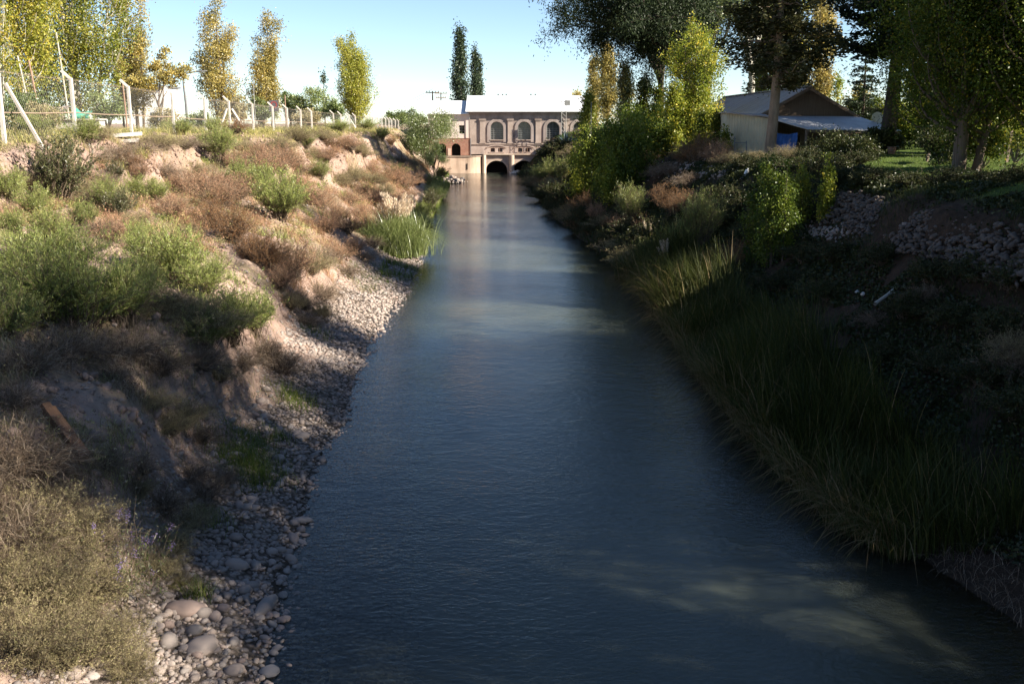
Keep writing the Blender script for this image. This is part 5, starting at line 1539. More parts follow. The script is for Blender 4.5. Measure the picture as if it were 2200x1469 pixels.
wh = empty('white_house', base(318, 250, 112)); tag(wh, 'small white house with a dark flat roof edge behind the left trees', 'building')
z0 = wh.location.z; ZT = at(318, 186, 112).z - z0
g = Geo(); g.box(-1.6, 1.9, 0, 5, -.5, ZT - .1); g.build('wall', M['white_paint'], wh)
g = Geo(); g.box(-3.4, 2.1, -.3, 5.3, ZT - .1, ZT + .12); g.build('roof', M['steel'], wh)
g = Geo(); g.box(.3, 1.1, -.03, .02, 1.0, 2.0); g.build('window', M['pane'], wh)

# ------------------------------------------------------------------ small things
q = ground_hit(140, 975, 8)
rp = empty('timber_post', q); tag(rp, 'rust-stained broken timber leaning on the shaded earth slope', 'post')
g = Geo(); g.beam((.34, -.12, -.12), (-.30, .25, .52), .17, .12); g.beam((-.30, .25, .52), (-.37, .29, .59), .13, .08); g.build('beam', M['rust_wood'], rp)
g = Geo(); A_ = np.linspace(0, 2 * pi, 13); g.tubes([[(-.12 + .07 * cos(a), -.12, .05 + .07 * sin(a)) for a in A_]], [[.025] * 13], 6); g.build('iron_ring', M['rust'], rp)
q = ground_hit(1600, 381); g = Geo(); g.tubes([[(0, 0, .05), (0, .02, .2), (.02, .03, .34), (.03, .03, .40), (.03, .03, .46)]], [[.085, .09, .085, .035, .03]], 8); o = g.build('plastic_bottle', M['plastic'], None, True); o.location = q; o.rotation_euler = (.1, .25, 0); tag(o, 'white plastic bottle lying on the dark right slope', 'bottle')
for k, (px, py, lab) in enumerate(((1841, 636, 'left one of the two pale litter scraps on the dark slope'), (1853, 642, 'right one of the two pale litter scraps on the dark slope'))):
    q = ground_hit(px, py); g = Geo(); P = [(.07 * math.cos(a) * (1 + .3 * math.sin(3 * a + k)), .05 * math.sin(a), .06 + .03 * math.sin(2 * a)) for a in np.linspace(0, 2 * pi, 9)[:-1]]
    for i in range(8): g.add([(0, 0, .11), P[i], P[(i + 1) % 8], P[(i + 1) % 8]], [(0, 1, 2, 3)]); g.add([(0, 0, -.02), P[i], P[(i + 1) % 8], P[(i + 1) % 8]], [(0, 1, 2, 3)])
    o = g.build('litter_scrap', M['plastic']); o.location = q + Vector((0, 0, .05)); tag(o, lab, 'litter', 'litter on the right slope')
q = ground_hit(1905, 655); g = Geo(); g.tubes([[(-.5, -.5, .05), (0, 0, .2), (.55, .6, .42)], [(0, 0, .2), (.3, .1, .25), (.6, .05, .2)]], [[.05, .045, .03], [.03, .02, .01]], 6); o = g.build('fallen_branch', M['bark_pale']); o.location = q; tag(o, 'pale dead branch lying on the dark right slope', 'branch')
# wire fence at the far right
wf = empty('garden_fence', base(2000, 330, 44)); tag(wf, 'low garden fence of wire on leaning grey posts across the right lawn', 'fence')
pp = []
for px, Yp, ln in ((1992, 46, .12), (2040, 47, 0), (2110, 46, -.05), (2165, 44, .05), (2230, 41, 0)):
    b = base(px, 320, Yp); pp.append(b); g = Geo(); g.beam((b[0], b[1], b[2] - .2), (b[0] + ln * 2, b[1], b[2] + 1.35), .10)
    local(g, wf).build('fence_post', M['pole_wood'], wf)
g = Geo()
for a, b in zip(pp[:-1], pp[1:]):
    for h_ in np.linspace(.15, 1.2, 8): g.tubes([[(a[0], a[1], a[2] + h_), ((a[0] + b[0]) / 2, (a[1] + b[1]) / 2, (a[2] + b[2]) / 2 + h_ - .02), (b[0], b[1], b[2] + h_)]], [[.005] * 3], 3)
    for t in np.linspace(0, 1, 26): 
        p = tuple(a[i] + (b[i] - a[i]) * t for i in range(3)); g.tubes([[(p[0], p[1], p[2] + .12), (p[0], p[1], p[2] + .6), (p[0], p[1], p[2] + 1.2)]], [[.004] * 3], 3)
local(g, wf).build('wire_mesh', M['wire'], wf)
# flower pots and a chair under the porch are lost in the dark; a red pot shows
q = base(1915, 330, 57); g = Geo(); g.tubes([[(0, 0, 0), (0, 0, .02), (0, 0, .35), (0, 0, .42)]], [[.02, .16, .24, .26]], 10); o = g.build('flower_pot', M['brick'], None, True); o.location = q; tag(o, 'red clay pot standing at the end of the porch', 'pot')
# ------------------------------------------------------------------ shrubs
SP = {}   # kind -> list of (stem mesh, foliage mesh)
def protos(kind, n, mat, stem, **kw):
    L = []
    for k in range(n):
        pr = shrub(hash(kind) % 1000 if False else (sum(map(ord, kind)) * 7 + k * 31), **kw)
        L.append(pair_mesh(pr, ('stems', 'foliage'), (M[stem], M[mat])))
    SP[kind] = L
protos('green', 4, 'bush_green', 'twig', R=.85, H=1.0, n_stem=150, n_twig=1300, n_leaf=13000, ll=.060, lw=.0095, upright=.75, twig_len=.26, stem_r=.007, twig_w=.004, align=.72, ragged=.5)
protos('dark', 2, 'bush_dark', 'twig', R=.75, H=1.0, n_stem=80, n_twig=900, n_leaf=8000, ll=.055, lw=.014, upright=.85, twig_len=.22, stem_r=.010, twig_w=.006, align=.6, ragged=.5)
protos('russet', 4, 'bush_russet', 'twig', R=.85, H=.9, n_stem=150, n_twig=1500, n_leaf=10000, ll=.030, lw=.009, upright=.35, twig_len=.22, stem_r=.006, twig_w=.004, align=.4, ragged=.3)
protos('brown', 2, 'bush_brown', 'twig', R=.8, H=.9, n_stem=130, n_twig=1300, n_leaf=8500, ll=.032, lw=.010, upright=.4, twig_len=.22, stem_r=.006, twig_w=.004, align=.4, ragged=.35)
protos('grey', 3, 'bush_grey', 'bush_twig' if 'bush_twig' in M else 'twig', R=.9, H=.75, n_stem=170, n_twig=2600, n_leaf=0, ll=.03, lw=.01, upright=.2, twig_len=.36, stem_r=.0055, twig_w=.0055, ragged=.4, curl=.25)
protos('olive', 4, 'bush_olive', 'twig', R=.9, H=.75, n_stem=190, n_twig=2300, n_leaf=17000, ll=.036, lw=.0065, upright=.35, twig_len=.30, stem_r=.0045, twig_w=.004, align=.55, ragged=.35, curl=.12)
protos('shade', 3, 'bush_shade', 'twig', R=.9, H=.8, n_stem=110, n_twig=1000, n_leaf=8500, ll=.060, lw=.026, upright=.4, twig_len=.26, stem_r=.008, twig_w=.005, align=.3, ragged=.4)
protos('broom', 2, 'bush_green', 'twig', R=.55, H=1.0, n_stem=260, n_twig=1400, n_leaf=8000, ll=.09, lw=.006, upright=.95, twig_len=.3, stem_r=.005, twig_w=.004, align=.85, ragged=.4)
DESC = {'green': 'feathery green shrub', 'dark': 'stiff dark olive shrub', 'russet': 'pinkish russet dry shrub', 'brown': 'rust brown dry shrub', 'grey': 'leafless grey twig bush', 'olive': 'straw and yellow-green weed clump', 'shade': 'dark leafy undergrowth bush', 'broom': 'upright broom-like green shrub'}
NAME = {'green': 'green_shrub', 'dark': 'olive_shrub', 'russet': 'russet_shrub', 'brown': 'brown_shrub', 'grey': 'dry_twig_bush', 'olive': 'weed_clump', 'shade': 'undergrowth_bush', 'broom': 'broom_shrub'}
rb = np.random.default_rng(2024)
def bush(px, py, kind, h, w=1.0, label=None, pos=None, sink=.05):
    q = pos if pos is not None else ground_hit(px, py)
    pr = SP[kind][int(rb.integers(len(SP[kind])))]
    t = empty(NAME[kind], (q[0], q[1], q[2] - sink), rb.uniform(0, 6.28), (h * w, h * w * rb.uniform(.9, 1.1), h))
    for me, nm in zip(pr, ('stems', 'foliage')):
        if me: link_mesh(nm, me, t)
    PENDING.append((t, kind, label))
    return t

LB = [
 # (px, base py, kind, height m, width)   left bank
 (122, 440, 'dark', 2.5, .95), (260, 470, 'dark', 1.1, 1.0),
 (180, 715, 'green', 1.65, 1.0), (95, 690, 'green', 1.4, 1.1), (262, 700, 'green', 1.35, 1.0), (30, 640, 'green', 1.25, 1.1), (20, 735, 'green', 1.1, 1.0), (150, 600, 'green', 1.25, 1.0), (60, 560, 'green', .8, 1.1),
 (330, 600, 'green', 1.35, 1.0), (385, 615, 'green', 1.55, .95), (300, 545, 'green', 1.0, .9), (440, 640, 'green', 1.15, 1.0), (420, 715, 'olive', 1.2, 1.0), (495, 735, 'green', 1.30, 1.0), (545, 720, 'green', 1.2, .9), (440, 750, 'green', .9, 1.1), (360, 680, 'olive', 1.0, 1.0), (300, 640, 'green', .9, 1.0),
 (20, 432, 'green', 1.2, 1.0), (75, 470, 'green', 1.1, 1.0), (110, 520, 'green', 1.0, 1.1), (30, 500, 'green', .7, 1.1), (235, 455, 'green', 1.15, .9), (205, 440, 'olive', 1.0, 1.0), (180, 490, 'green', .9, 1.0), (215, 505, 'grey', .8, 1.0),
 (335, 435, 'green', 1.05, 1.0), (295, 425, 'green', .9, 1.0), (600, 472, 'green', 2.1, .85), (560, 430, 'green', 1.7, .9), (515, 400, 'green', 1.3, .9), (625, 455, 'green', 1.6, .8), (475, 350, 'green', 1.9, .7), (468, 330, 'green', 1.2, .8),
 (470, 450, 'russet', 1.7, 1.0), (520, 425, 'russet', 1.4, 1.1), (430, 425, 'russet', 1.4, 1.1), (380, 410, 'russet', 1.2, 1.0), (500, 520, 'brown', 1.5, 1.0), (455, 490, 'brown', 1.3, 1.0), (545, 560, 'brown', 1.3, 1.0), (580, 580, 'brown', 1.2, 1.0), (630, 590, 'russet', 1.5, 1.0), (665, 585, 'olive', 1.2, 1.0), (600, 620, 'russet', 1.0, 1.0), (570, 385, 'russet', 1.7, 1.0), (600, 380, 'russet', 1.8, 1.0), (640, 375, 'russet', 1.3, 1.0), (560, 345, 'russet', 1.2, 1.0), (620, 350, 'brown', 1.2, .9),
 (660, 440, 'russet', 1.4, 1.0), (690, 450, 'russet', 1.3, 1.0), (720, 475, 'russet', 1.2, 1.0), (750, 440, 'russet', 1.2, 1.0), (780, 425, 'russet', 1.2, 1.0), (700, 500, 'russet', 1.2, 1.0), (745, 500, 'brown', 1.1, 1.0), (775, 470, 'russet', 1.1, 1.0), (820, 400, 'brown', 1.3, 1.1), (845, 395, 'russet', 1.9, 1.0), (870, 410, 'russet', 1.9, 1.0), (895, 395, 'russet', 1.7, 1.0), (880, 430, 'brown', 1.2, 1.0), (735, 400, 'olive', 1.3, 1.1), (690, 395, 'green', 1.1, 1.1), (760, 385, 'olive', 1.4, 1.1), (800, 375, 'russet', 1.3, 1.0),
 (690, 560, 'grey', 1.0, 1.1), (835, 450, 'russet', 1.4, 1.1), (865, 445, 'russet', 1.5, 1.1), (815, 470, 'brown', 1.2, 1.1), (845, 475, 'russet', 1.2, 1.1), (805, 440, 'russet', 1.4, 1.1), (790, 500, 'russet', 1.1, 1.1), (825, 420, 'olive', 1.3, 1.1), (795, 395, 'olive', 1.3, 1.1), (855, 380, 'green', 1.2, 1.1), (800, 530, 'grey', .9, 1.1), (640, 410, 'russet', 1.3, 1.0), (420, 380, 'olive', .9, 1.2), (350, 375, 'grey', 1.0, 1.2), (300, 390, 'russet', 1.0, 1.1), (250, 520, 'russet', .9, 1.1), (370, 470, 'russet', 1.0, 1.1), (400, 520, 'olive', .9, 1.2), (290, 490, 'olive', .8, 1.2), (170, 420, 'olive', 1.0, 1.2), (45, 400, 'olive', .9, 1.3), (700, 350, 'russet', 1.3, 1.0), (670, 345, 'olive', 1.1, 1.1), (755, 350, 'russet', 1.3, 1.0), (780, 340, 'olive', 1.2, 1.1), (500, 360, 'russet', 1.0, 1.1), (720, 560, 'russet', 1.0, 1.0), (760, 545, 'russet', 1.0, 1.0), (740, 590, 'grey', .9, 1.2), (780, 560, 'grey', .8, 1.1), (690, 640, 'grey', 1.1, 1.1), (650, 660, 'grey', 1.0, 1.1), (690, 680, 'olive', .7, 1.0), (620, 660, 'olive', .8, 1.0), (660, 700, 'grey', .7, 1.1),
 (605, 800, 'grey', 1.1, .9), (560, 770, 'grey', .9, 1.1), (520, 790, 'grey', .7, 1.2), (430, 790, 'grey', .8, 1.2), (470, 820, 'olive', .6, 1.1), (340, 800, 'grey', .8, 1.2), (270, 770, 'grey', .9, 1.2), (200, 780, 'grey', .9, 1.2), (120, 770, 'grey', 1.0, 1.2), (50, 800, 'grey', .9, 1.2), (20, 880, 'grey', .9, 1.0), (240, 820, 'grey', .6, 1.2), (330, 880, 'olive', .5, 1.1),
 (395, 915, 'olive', .75, 1.0), (360, 930, 'olive', .6, 1.1), (430, 950, 'grey', .6, 1.1), (25, 1010, 'grey', 1.0, 1.1), (90, 1030, 'grey', .7, 1.1), (220, 1010, 'grey', .5, 1.2), (300, 1020, 'grey', .5, 1.2), (410, 1030, 'grey', .6, 1.2), (470, 1040, 'grey', .55, 1.2), (430, 1080, 'grey', .65, 1.2), (350, 1100, 'grey', .6, 1.3), (300, 1070, 'olive', .4, 1.1), (400, 1130, 'olive', .55, 1.2), (370, 1180, 'olive', .5, 1.2), (330, 1230, 'olive', .5, 1.1), (385, 1255, 'olive', .35, 1.1),
 (90, 1160, 'olive', 1.0, 1.0), (30, 1180, 'grey', 1.0, 1.0), (150, 1200, 'olive', .95, 1.0), (40, 1290, 'olive', 1.0, 1.0), (110, 1310, 'olive', 1.0, 1.0), (190, 1290, 'olive', .85, 1.0), (60, 1420, 'olive', 1.0, 1.0), (150, 1430, 'olive', .9, 1.0), (230, 1400, 'olive', .7, 1.1), (270, 1460, 'olive', .55, 1.1), (20, 1090, 'grey', .9, 1.0), (120, 1110, 'grey', .7, 1.0),
 (905, 470, 'green', 1.3, 1.2), (925, 445, 'dark', 1.6, 1.1), (905, 500, 'shade', 1.0, 1.1), (940, 420, 'green', 1.6, 1.2), (945, 385, 'dark', 1.5, 1.2), (925, 400, 'green', 1.4, 1.2), (955, 365, 'green', 1.4, 1.1), (935, 358, 'olive', 1.4, 1.2), (965, 345, 'green', 1.5, 1.1),
 (885, 360, 'olive', 1.2, 1.1), (860, 350, 'grey', 1.3, 1.2), (905, 330, 'olive', 1.5, 1.2), (820, 300, 'green', 1.2, 1.3), (790, 280, 'green', 1.3, 1.4), (840, 310, 'brown', 1.0, 1.2), (770, 330, 'olive', 1.2, 1.2), (715, 320, 'brown', 1.2, 1.0), (690, 300, 'olive', 1.2, 1.2), (730, 285, 'green', 1.0, 1.4), (640, 300, 'olive', 1.4, 1.0), (660, 320, 'green', 1.2, .8), (600, 320, 'olive', 1.0, 1.2), (530, 325, 'olive', .8, 1.2), (440, 320, 'olive', .9, 1.3), (400, 330, 'grey', .8, 1.3), (340, 315, 'olive', .9, 1.3), (300, 330, 'grey', 1.0, 1.2), (255, 345, 'grey', 1.2, 1.1), (275, 365, 'brown', .9, 1.0), (185, 305, 'green', 1.0, 1.2), (215, 300, 'olive', .9, 1.2), (250, 400, 'dark', .9, 1.0), (215, 395, 'grey', .9, 1.0),
 (680, 278, 'brown', 1.5, 1.1), (655, 272, 'olive', 1.7, 1.1), (710, 268, 'olive', 1.3, 1.1), (390, 290, 'green', .8, 1.3), (360, 282, 'green', .8, 1.3), (460, 285, 'green', .9, 1.3), (510, 283, 'brown', .9, 1.3), (555, 282, 'olive', .9, 1.3), (75, 290, 'green', 1.0, 1.2), (40, 270, 'green', 1.2, 1.2), (120, 275, 'olive', 1.0, 1.2),
]
for px, py, k, h, w in LB:
    bush(px, py, k, h, w)
RBK = [
 (1500, 345, 'brown', 1.9, 1.0), (1540, 350, 'russet', 1.5, 1.0), (1470, 350, 'brown', 1.2, 1.0), (1570, 350, 'olive', .9, 1.2), (1620, 345, 'olive', .8, 1.4), (1690, 340, 'olive', .9, 1.3), (1740, 345, 'shade', .9, 1.3), (1600, 360, 'shade', .9, 1.3), (1660, 365, 'shade', 1.0, 1.3), (1720, 370, 'shade', 1.0, 1.3), (1780, 375, 'shade', 1.1, 1.3), (1840, 352, 'shade', .8, 1.3), (1860, 400, 'shade', .8, 1.3), (1800, 400, 'hedgeling', 1, 1),
 (1415, 380, 'grey', 1.3, 1.0), (1440, 375, 'grey', 1.2, 1.0), (1480, 395, 'grey', 1.1, 1.0), (1420, 445, 'brown', 1.5, 1.0), (1450, 460, 'brown', 1.4, 1.0), (1480, 455, 'brown', 1.3, 1.0), (1385, 355, 'russet', 1.6, 1.0), (1395, 370, 'olive', 1.2, 1.0),
 (1355, 485, 'broom', 2.2, 1.0), (1340, 500, 'russet', 1.3, 1.0), (1385, 500, 'brown', 1.1, .8), (1505, 530, 'broom', 2.3, 1.0), (1475, 545, 'broom', 1.6, 1.0), (1445, 570, 'broom', 1.7, .8), (1570, 575, 'brown', 1.3, .9), (1540, 590, 'shade', 1.0, 1.0), (1500, 585, 'olive', 1.1, 1.0), (1410, 520, 'shade', 1.5, 1.1), (1360, 530, 'shade', 1.2, 1.1), (1300, 490, 'olive', 1.2, 1.0), (1280, 470, 'russet', 1.2, 1.0), (1310, 520, 'shade', 1.2, 1.1), (1345, 560, 'shade', 1.1, 1.1), (1400, 560, 'shade', 1.3, 1.1), (1440, 620, 'shade', 1.1, 1.1),
 (1150, 400, 'olive', 1.9, 1.1), (1165, 390, 'green', 2.0, 1.1), (1185, 410, 'olive', 1.8, 1.1), (1200, 425, 'shade', 1.8, 1.1), (1220, 440, 'shade', 1.7, 1.1), (1190, 385, 'green', 2.2, 1.0), (1215, 400, 'broom', 2.3, 1.1), (1170, 430, 'shade', 1.4, 1.2), (1195, 455, 'shade', 1.3, 1.2), (1225, 475, 'olive', 1.3, 1.1), (1250, 490, 'shade', 1.3, 1.1), (1140, 385, 'shade', 1.6, 1.2), (1255, 455, 'brown', 1.5, 1.0), (1180, 345, 'shade', 2.4, 1.1), (1205, 330, 'shade', 2.4, 1.1), (1235, 340, 'olive', 1.9, 1.1), (1250, 300, 'olive', 1.8, 1.1), (1270, 310, 'shade', 2.2, 1.1), (1230, 370, 'shade', 2.0, 1.1),
 (1650, 480, 'shade', 1.1, 1.1), (1720, 470, 'shade', 1.0, 1.1), (1600, 450, 'shade', 1.1, 1.1), (1560, 430, 'shade', 1.1, 1.1), (1560, 480, 'shade', 1.1, 1.1), (1610, 520, 'shade', 1.1, 1.1), (1730, 560, 'shade', .9, 1.2), (1800, 560, 'shade', .9, 1.2), (1900, 570, 'shade', .8, 1.2), (2000, 600, 'shade', .8, 1.2), (2100, 600, 'shade', .8, 1.2), (2180, 620, 'shade', .8, 1.2), (1780, 640, 'shade', .8, 1.2), (1950, 680, 'shade', .8, 1.2), (2050, 700, 'shade', .8, 1.2), (2150, 720, 'shade', .8, 1.2), (1900, 780, 'shade', .7, 1.2), (2020, 800, 'shade', .7, 1.2), (2120, 830, 'shade', .8, 1.2), (2180, 800, 'grey', .8, 1.1), (2190, 900, 'shade', .8, 1.2), (1690, 620, 'shade', .9, 1.2), (2190, 780, 'olive', .9, 1.1), (2000, 640, 'grey', .6, 1.3), (1880, 700, 'grey', .6, 1.3),
 (1880, 395, 'shade', .8, 1.3), (1960, 400, 'shade', .7, 1.3), (2040, 395, 'shade', .7, 1.3), (2120, 400, 'shade', .7, 1.3), (2180, 395, 'shade', .8, 1.3),
]
for px, py, k, h, w in RBK:
    bush(px, py, 'shade' if k == 'hedgeling' else k, h, w)
# along the right water line further off
for k in range(34):
    y = 48 + 96 * (k / 34) + rb.uniform(-1, 1); x = xr(y) + rb.uniform(.2, 1.6)
    bush(0, 0, ['shade', 'olive', 'shade', 'brown'][int(rb.integers(4))], rb.uniform(.8, 1.5), 1.1, None, (x, y, gz(x, y)))
# labels: kind, where it stands, and its rank among the same kind there
ORD = ['nearest', 'second nearest', 'third nearest', 'fourth nearest', 'fifth nearest', 'sixth nearest', 'seventh nearest', 'eighth nearest', 'ninth nearest', 'tenth nearest', 'eleventh nearest', 'twelfth nearest', 'thirteenth nearest', 'fourteenth nearest', 'fifteenth nearest', 'sixteenth nearest', 'seventeenth nearest', 'eighteenth nearest', 'nineteenth nearest', 'twentieth nearest']
def where(x, y):
    u = float(xl(y) - x); v = float(x - xr(y))
    z = gz(x, y)
    if u > 0:
        if u < 2.2 and y > 40: return "at the water's edge of the left bank"
        if y < 13: return 'in the lower left picture corner'
        if y < 19: return 'on the shaded left slope below the green thicket'
        if z > 5.9: return 'on the grassy top of the left bank'
        if y > 85: return 'on the far left slope toward the pepper tree'
        if y < 30: return 'in the green thicket on the left spur'
        if u < 5: return 'on the left slope just above the shingle'
        if z > 4.5: return 'against the pink left scarp'
        return 'on the left terrace below the scarp'
    if y > 95: return 'near the far end of the right bank'
    if v < 2.4: return 'along the right water line'
    if z > 4.6: return 'along the lip of the right lawn'
    if y < 30: return 'on the dark right slope behind the cattails'
    return 'on the right slope below the shed'
from collections import defaultdict
cells = defaultdict(list)
for t, kind, lab in PENDING:
    cells[(kind, where(t.location.x, t.location.y))].append(t)
for (kind, wh_), L in cells.items():
    L.sort(key=lambda t: t.location.y)
    for i, t in enumerate(L):
        lab = f'{DESC[kind]} {wh_}' if len(L) == 1 else f'{ORD[min(i, 19)]} {DESC[kind]} {wh_}'
        tag(t, lab, 'weed' if kind == 'olive' else 'shrub', DESC[kind] + 's on the banks')

# ------------------------------------------------------------------ pampas grass, reeds, agave, saplings, flowers
def pampas(q, h, nbl, npl, label, seed, plume_h=1.22, group='pampas clumps at the left water edge'):
    r = np.random.default_rng(seed); t = empty('pampas_grass', q); tag(t, label, 'pampas grass', group)
    g = Geo(); n = nbl
    P = np.concatenate([r.normal(size=(n, 2)) * .17 * h, np.full((n, 1), -.05)], 1)
    blades(g, r, P, h * r.uniform(.45, .95, n), .60, .0065 * h, 8, r.beta(2, 2, n), None, 1.05)
    g.build('blades', M['pampas'], t)
    if npl:
        g = Geo(); pl = Geo()
        for k in range(npl):
            a = r.uniform(0, 2 * pi); ln = r.uniform(.03, .30) * h; H = h * plume_h * r.uniform(.85, 1.1)
            s = np.linspace(0, 1, 6); p = np.stack([np.cos(a) * ln * s ** 1.6, np.sin(a) * ln * s ** 1.6, H * s * (1 - .06 * s)], -1)
            g.tubes(p[None], [[.008, .008, .007, .006, .005, .004]], 3)
            m = 100; sv = r.uniform(.74, 1, m); c = along(p[None], np.zeros(m, int), sv) + r.normal(size=(m, 3)) * .022 * h * np.array([1, 1, .5])
            pl.leaves(c, np.array([np.cos(a) * .35, np.sin(a) * .35, 1]) + r.normal(size=(m, 3)) * .22, .085 * h * .6, .012 * h, r.uniform(0, 1, m), rng=r)
        g.build('plume_stalks', M['grass_dry'], t); pl.build('plumes', M['plume'], t)
    return t
pampas(ground_hit(852, 545), 3.5, 8000, 16, 'big arching pampas clump with upright pale plumes at the left water edge', 1, .90)
pampas(ground_hit(900, 490), 2.0, 1900, 5, 'smaller pampas clump leaning plumes over the water behind the big one', 2)
pampas(ground_hit(935, 425), 2.2, 2400, 0, 'plumeless pampas-like tussock further up the left water edge', 3)
pampas(ground_hit(1395, 540), 1.3, 700, 2, 'shaded arching tussock on the right bank under the broom shrub', 4, group='tussocks on the right bank')
pampas(ground_hit(1430, 600), 1.4, 600, 6, 'tussock with pale seed heads above the cattail bed on the right', 5, group='tussocks on the right bank')
# agave
q = ground_hit(1216, 318); q = Vector(base(1216, 300, 122)); q.z = at(1216, 306, 122).z
q.z = min(q.z, gz(q.x, q.y)) if gz(q.x, q.y) < q.z else q.z
t = empty('agave', (q.x, q.y, gz(q.x, q.y))); tag(t, 'blue-grey agave rosette on the right bank before the powerhouse', 'agave')
r = np.random.default_rng(8); g = Geo(); n = 46
ea = np.arccos(r.uniform(.05, .98, n)); aa = r.uniform(0, 6.28, n); L = 2.3 * r.uniform(.8, 1.05, n); s = np.linspace(0, 1, 6)
D = np.stack([np.sin(ea) * np.cos(aa), np.sin(ea) * np.sin(aa), np.cos(ea)], -1)
path = D[:, None] * (L[:, None] * s)[..., None]; path[..., 2] += (.25 * np.sin(s * pi))[None]
g.strips(path, .24 * np.array([.7, 1, .95, .7, .4, .04])[None].repeat(n, 0), np.stack([-np.sin(aa), np.cos(aa), np.zeros(n)], -1), r.uniform(0, 1, n)); g.build('leaves', M['agave'], t)
# young poplar suckers on the right slope
def sucker(px, py, h, R, label, seed, mat='poplar_green', n=2600):
    q = ground_hit(px, py); pr = poplar(seed, h, R, 50, n, .085, clear=.02, loose=.6, stems=3, gaps=.4, trunk_r=.03, tintw=(0, .35) if n > 3000 else (.2, .9))  # fuller suckers: shade put into a darker leaf tint
    plant_thing('poplar_sucker', 'tree', label, pr, (M['bark'], M[mat]), q, group='young poplar suckers on the right slope')
sucker(1655, 575, 3.9, .65, 'tallest poplar sucker, tinted as shaded, left one of the group above the cattails', 141, 'poplar_green', 5200)
sucker(1680, 560, 3.6, .5, 'second poplar sucker, tinted as shaded, just right of the tallest', 142, 'poplar_green', 4200)
sucker(1625, 560, 3.0, .5, 'lower poplar sucker leaning at the left side of the group', 145, 'poplar_green', 3200)
sucker(1697, 500, 2.6, .32, 'sunlit poplar sucker tip between the shade-tinted tall pair and the lit twin tips', 143)
sucker(1722, 490, 2.9, .36, 'brightest sunlit poplar sucker with twin tips', 144)
sucker(1772, 480, 2.5, .32, 'sunlit poplar sucker farthest right, near the cobble wall', 146)
# flowering weed
q = ground_hit(262, 1290); t = empty('flowering_weed', q); tag(t, 'wiry weed with small purple flower heads beside the shingle', 'wildflower')
r = np.random.default_rng(12); st, lf, fl = Geo(), Geo(), Geo(); n = 60
th = r.uniform(0, .75, n); ph_ = r.uniform(0, 6.28, n); H = r.uniform(.6, 1.35, n); s = np.linspace(0, 1, 6)
p = np.stack([np.sin(th)[:, None] * np.cos(ph_)[:, None] * H[:, None] * s, np.sin(th)[:, None] * np.sin(ph_)[:, None] * H[:, None] * s, np.cos(th)[:, None] * H[:, None] * s], -1); p[:, :, :2] += (r.normal(size=(n, 1, 2)) * .22); p[:, 1:] += r.normal(size=(n, 5, 3)) * .02
st.tubes(p, .0035, 3)
m = 1100; i = r.integers(0, n, m); c = along(p, i, r.uniform(.15, .95, m)) + r.normal(size=(m, 3)) * .03; lf.leaves(c, rand_dirs(r, m) + np.array([0, 0, .3]), r.uniform(.04, .09, m), .016, r.beta(1.2, 1.6, m), rng=r)
m = 650; i = r.integers(0, 22, m); c = along(p, i, r.uniform(.90, 1.0, m)) + r.normal(size=(m, 3)) * .022; fl.leaves(c, rand_dirs(r, m), .018, .014, r.uniform(0, 1, m), rng=r)
st.build('stems', M['twig'], t); lf.build('leaves', M['weed'], t); fl.build('flower_heads', M['flower'], t)
# hanging bare twig arching over the left shingle
q = ground_hit(700, 670); g = Geo(); g.tubes([[(0, 0, 0), (.25, 0, .30), (.55, -.1, .62), (.85, -.1, .75)]], [[.012, .01, .008, .004]], 4); o = g.build('bare_twig', M['bush_grey']); o.location = q; tag(o, 'single bare twig arching out over the left shingle', 'twig')

# cattails: nobody could count the leaves of the bed
r = np.random.default_rng(77); g = Geo()
n = 22000
Y = 15.2 + 31 * r.uniform(0, 1, n) ** 1.1
V_ = -.55 + 2.5 * r.uniform(0, 1, n)
V_ += .35 * fbm(Y * .6, V_ * .1, 3, 3) 
X = xr(Y) + V_; Z = np.maximum(height(X, Y), -.35)
H = r.uniform(1.0, 2.3, n) * np.clip(1.0 + 1.1 * fbm(Y * .45, V_ * .6, 15, 3), .5, 1.35)
edge = np.clip(1 - (V_ + .55) / .9, 0, 1)
ti = np.clip(r.beta(2, 3, n) * .82 + edge * r.uniform(0, .55, n) + (r.uniform(0, 1, n) < .12) * .35, 0, 1)
az = pi + r.normal(size=n) * 1.1 + 5.0 * fbm(Y * .8, V_ * 1.2, 25, 2)
blades(g, r, np.stack([X, Y, Z], -1), H, .40 + .25 * edge, .018 * np.exp(r.normal(0, .3, n)), 5, np.repeat(1, 1) * 0 + ti, az, .75)
# bent and fallen dry leaves at the water side
n = 2600; Y = 15.5 + 30 * r.uniform(0, 1, n) ** 1.2; X = xr(Y) - .15 - .45 * r.uniform(0, 1, n); Z = np.maximum(height(X, Y), -.1)
blades(g, r, np.stack([X, Y, Z], -1), r.uniform(.8, 1.6, n), .85, .016, 5, np.clip(.72 + r.uniform(-.1, .28, n), 0, 1), pi + r.normal(size=n) * .7, 1.05)
tag(g.build('cattail_reeds', M['reed']), 'bed of tall cattail leaves along the right water edge', 'reeds', kind='stuff')
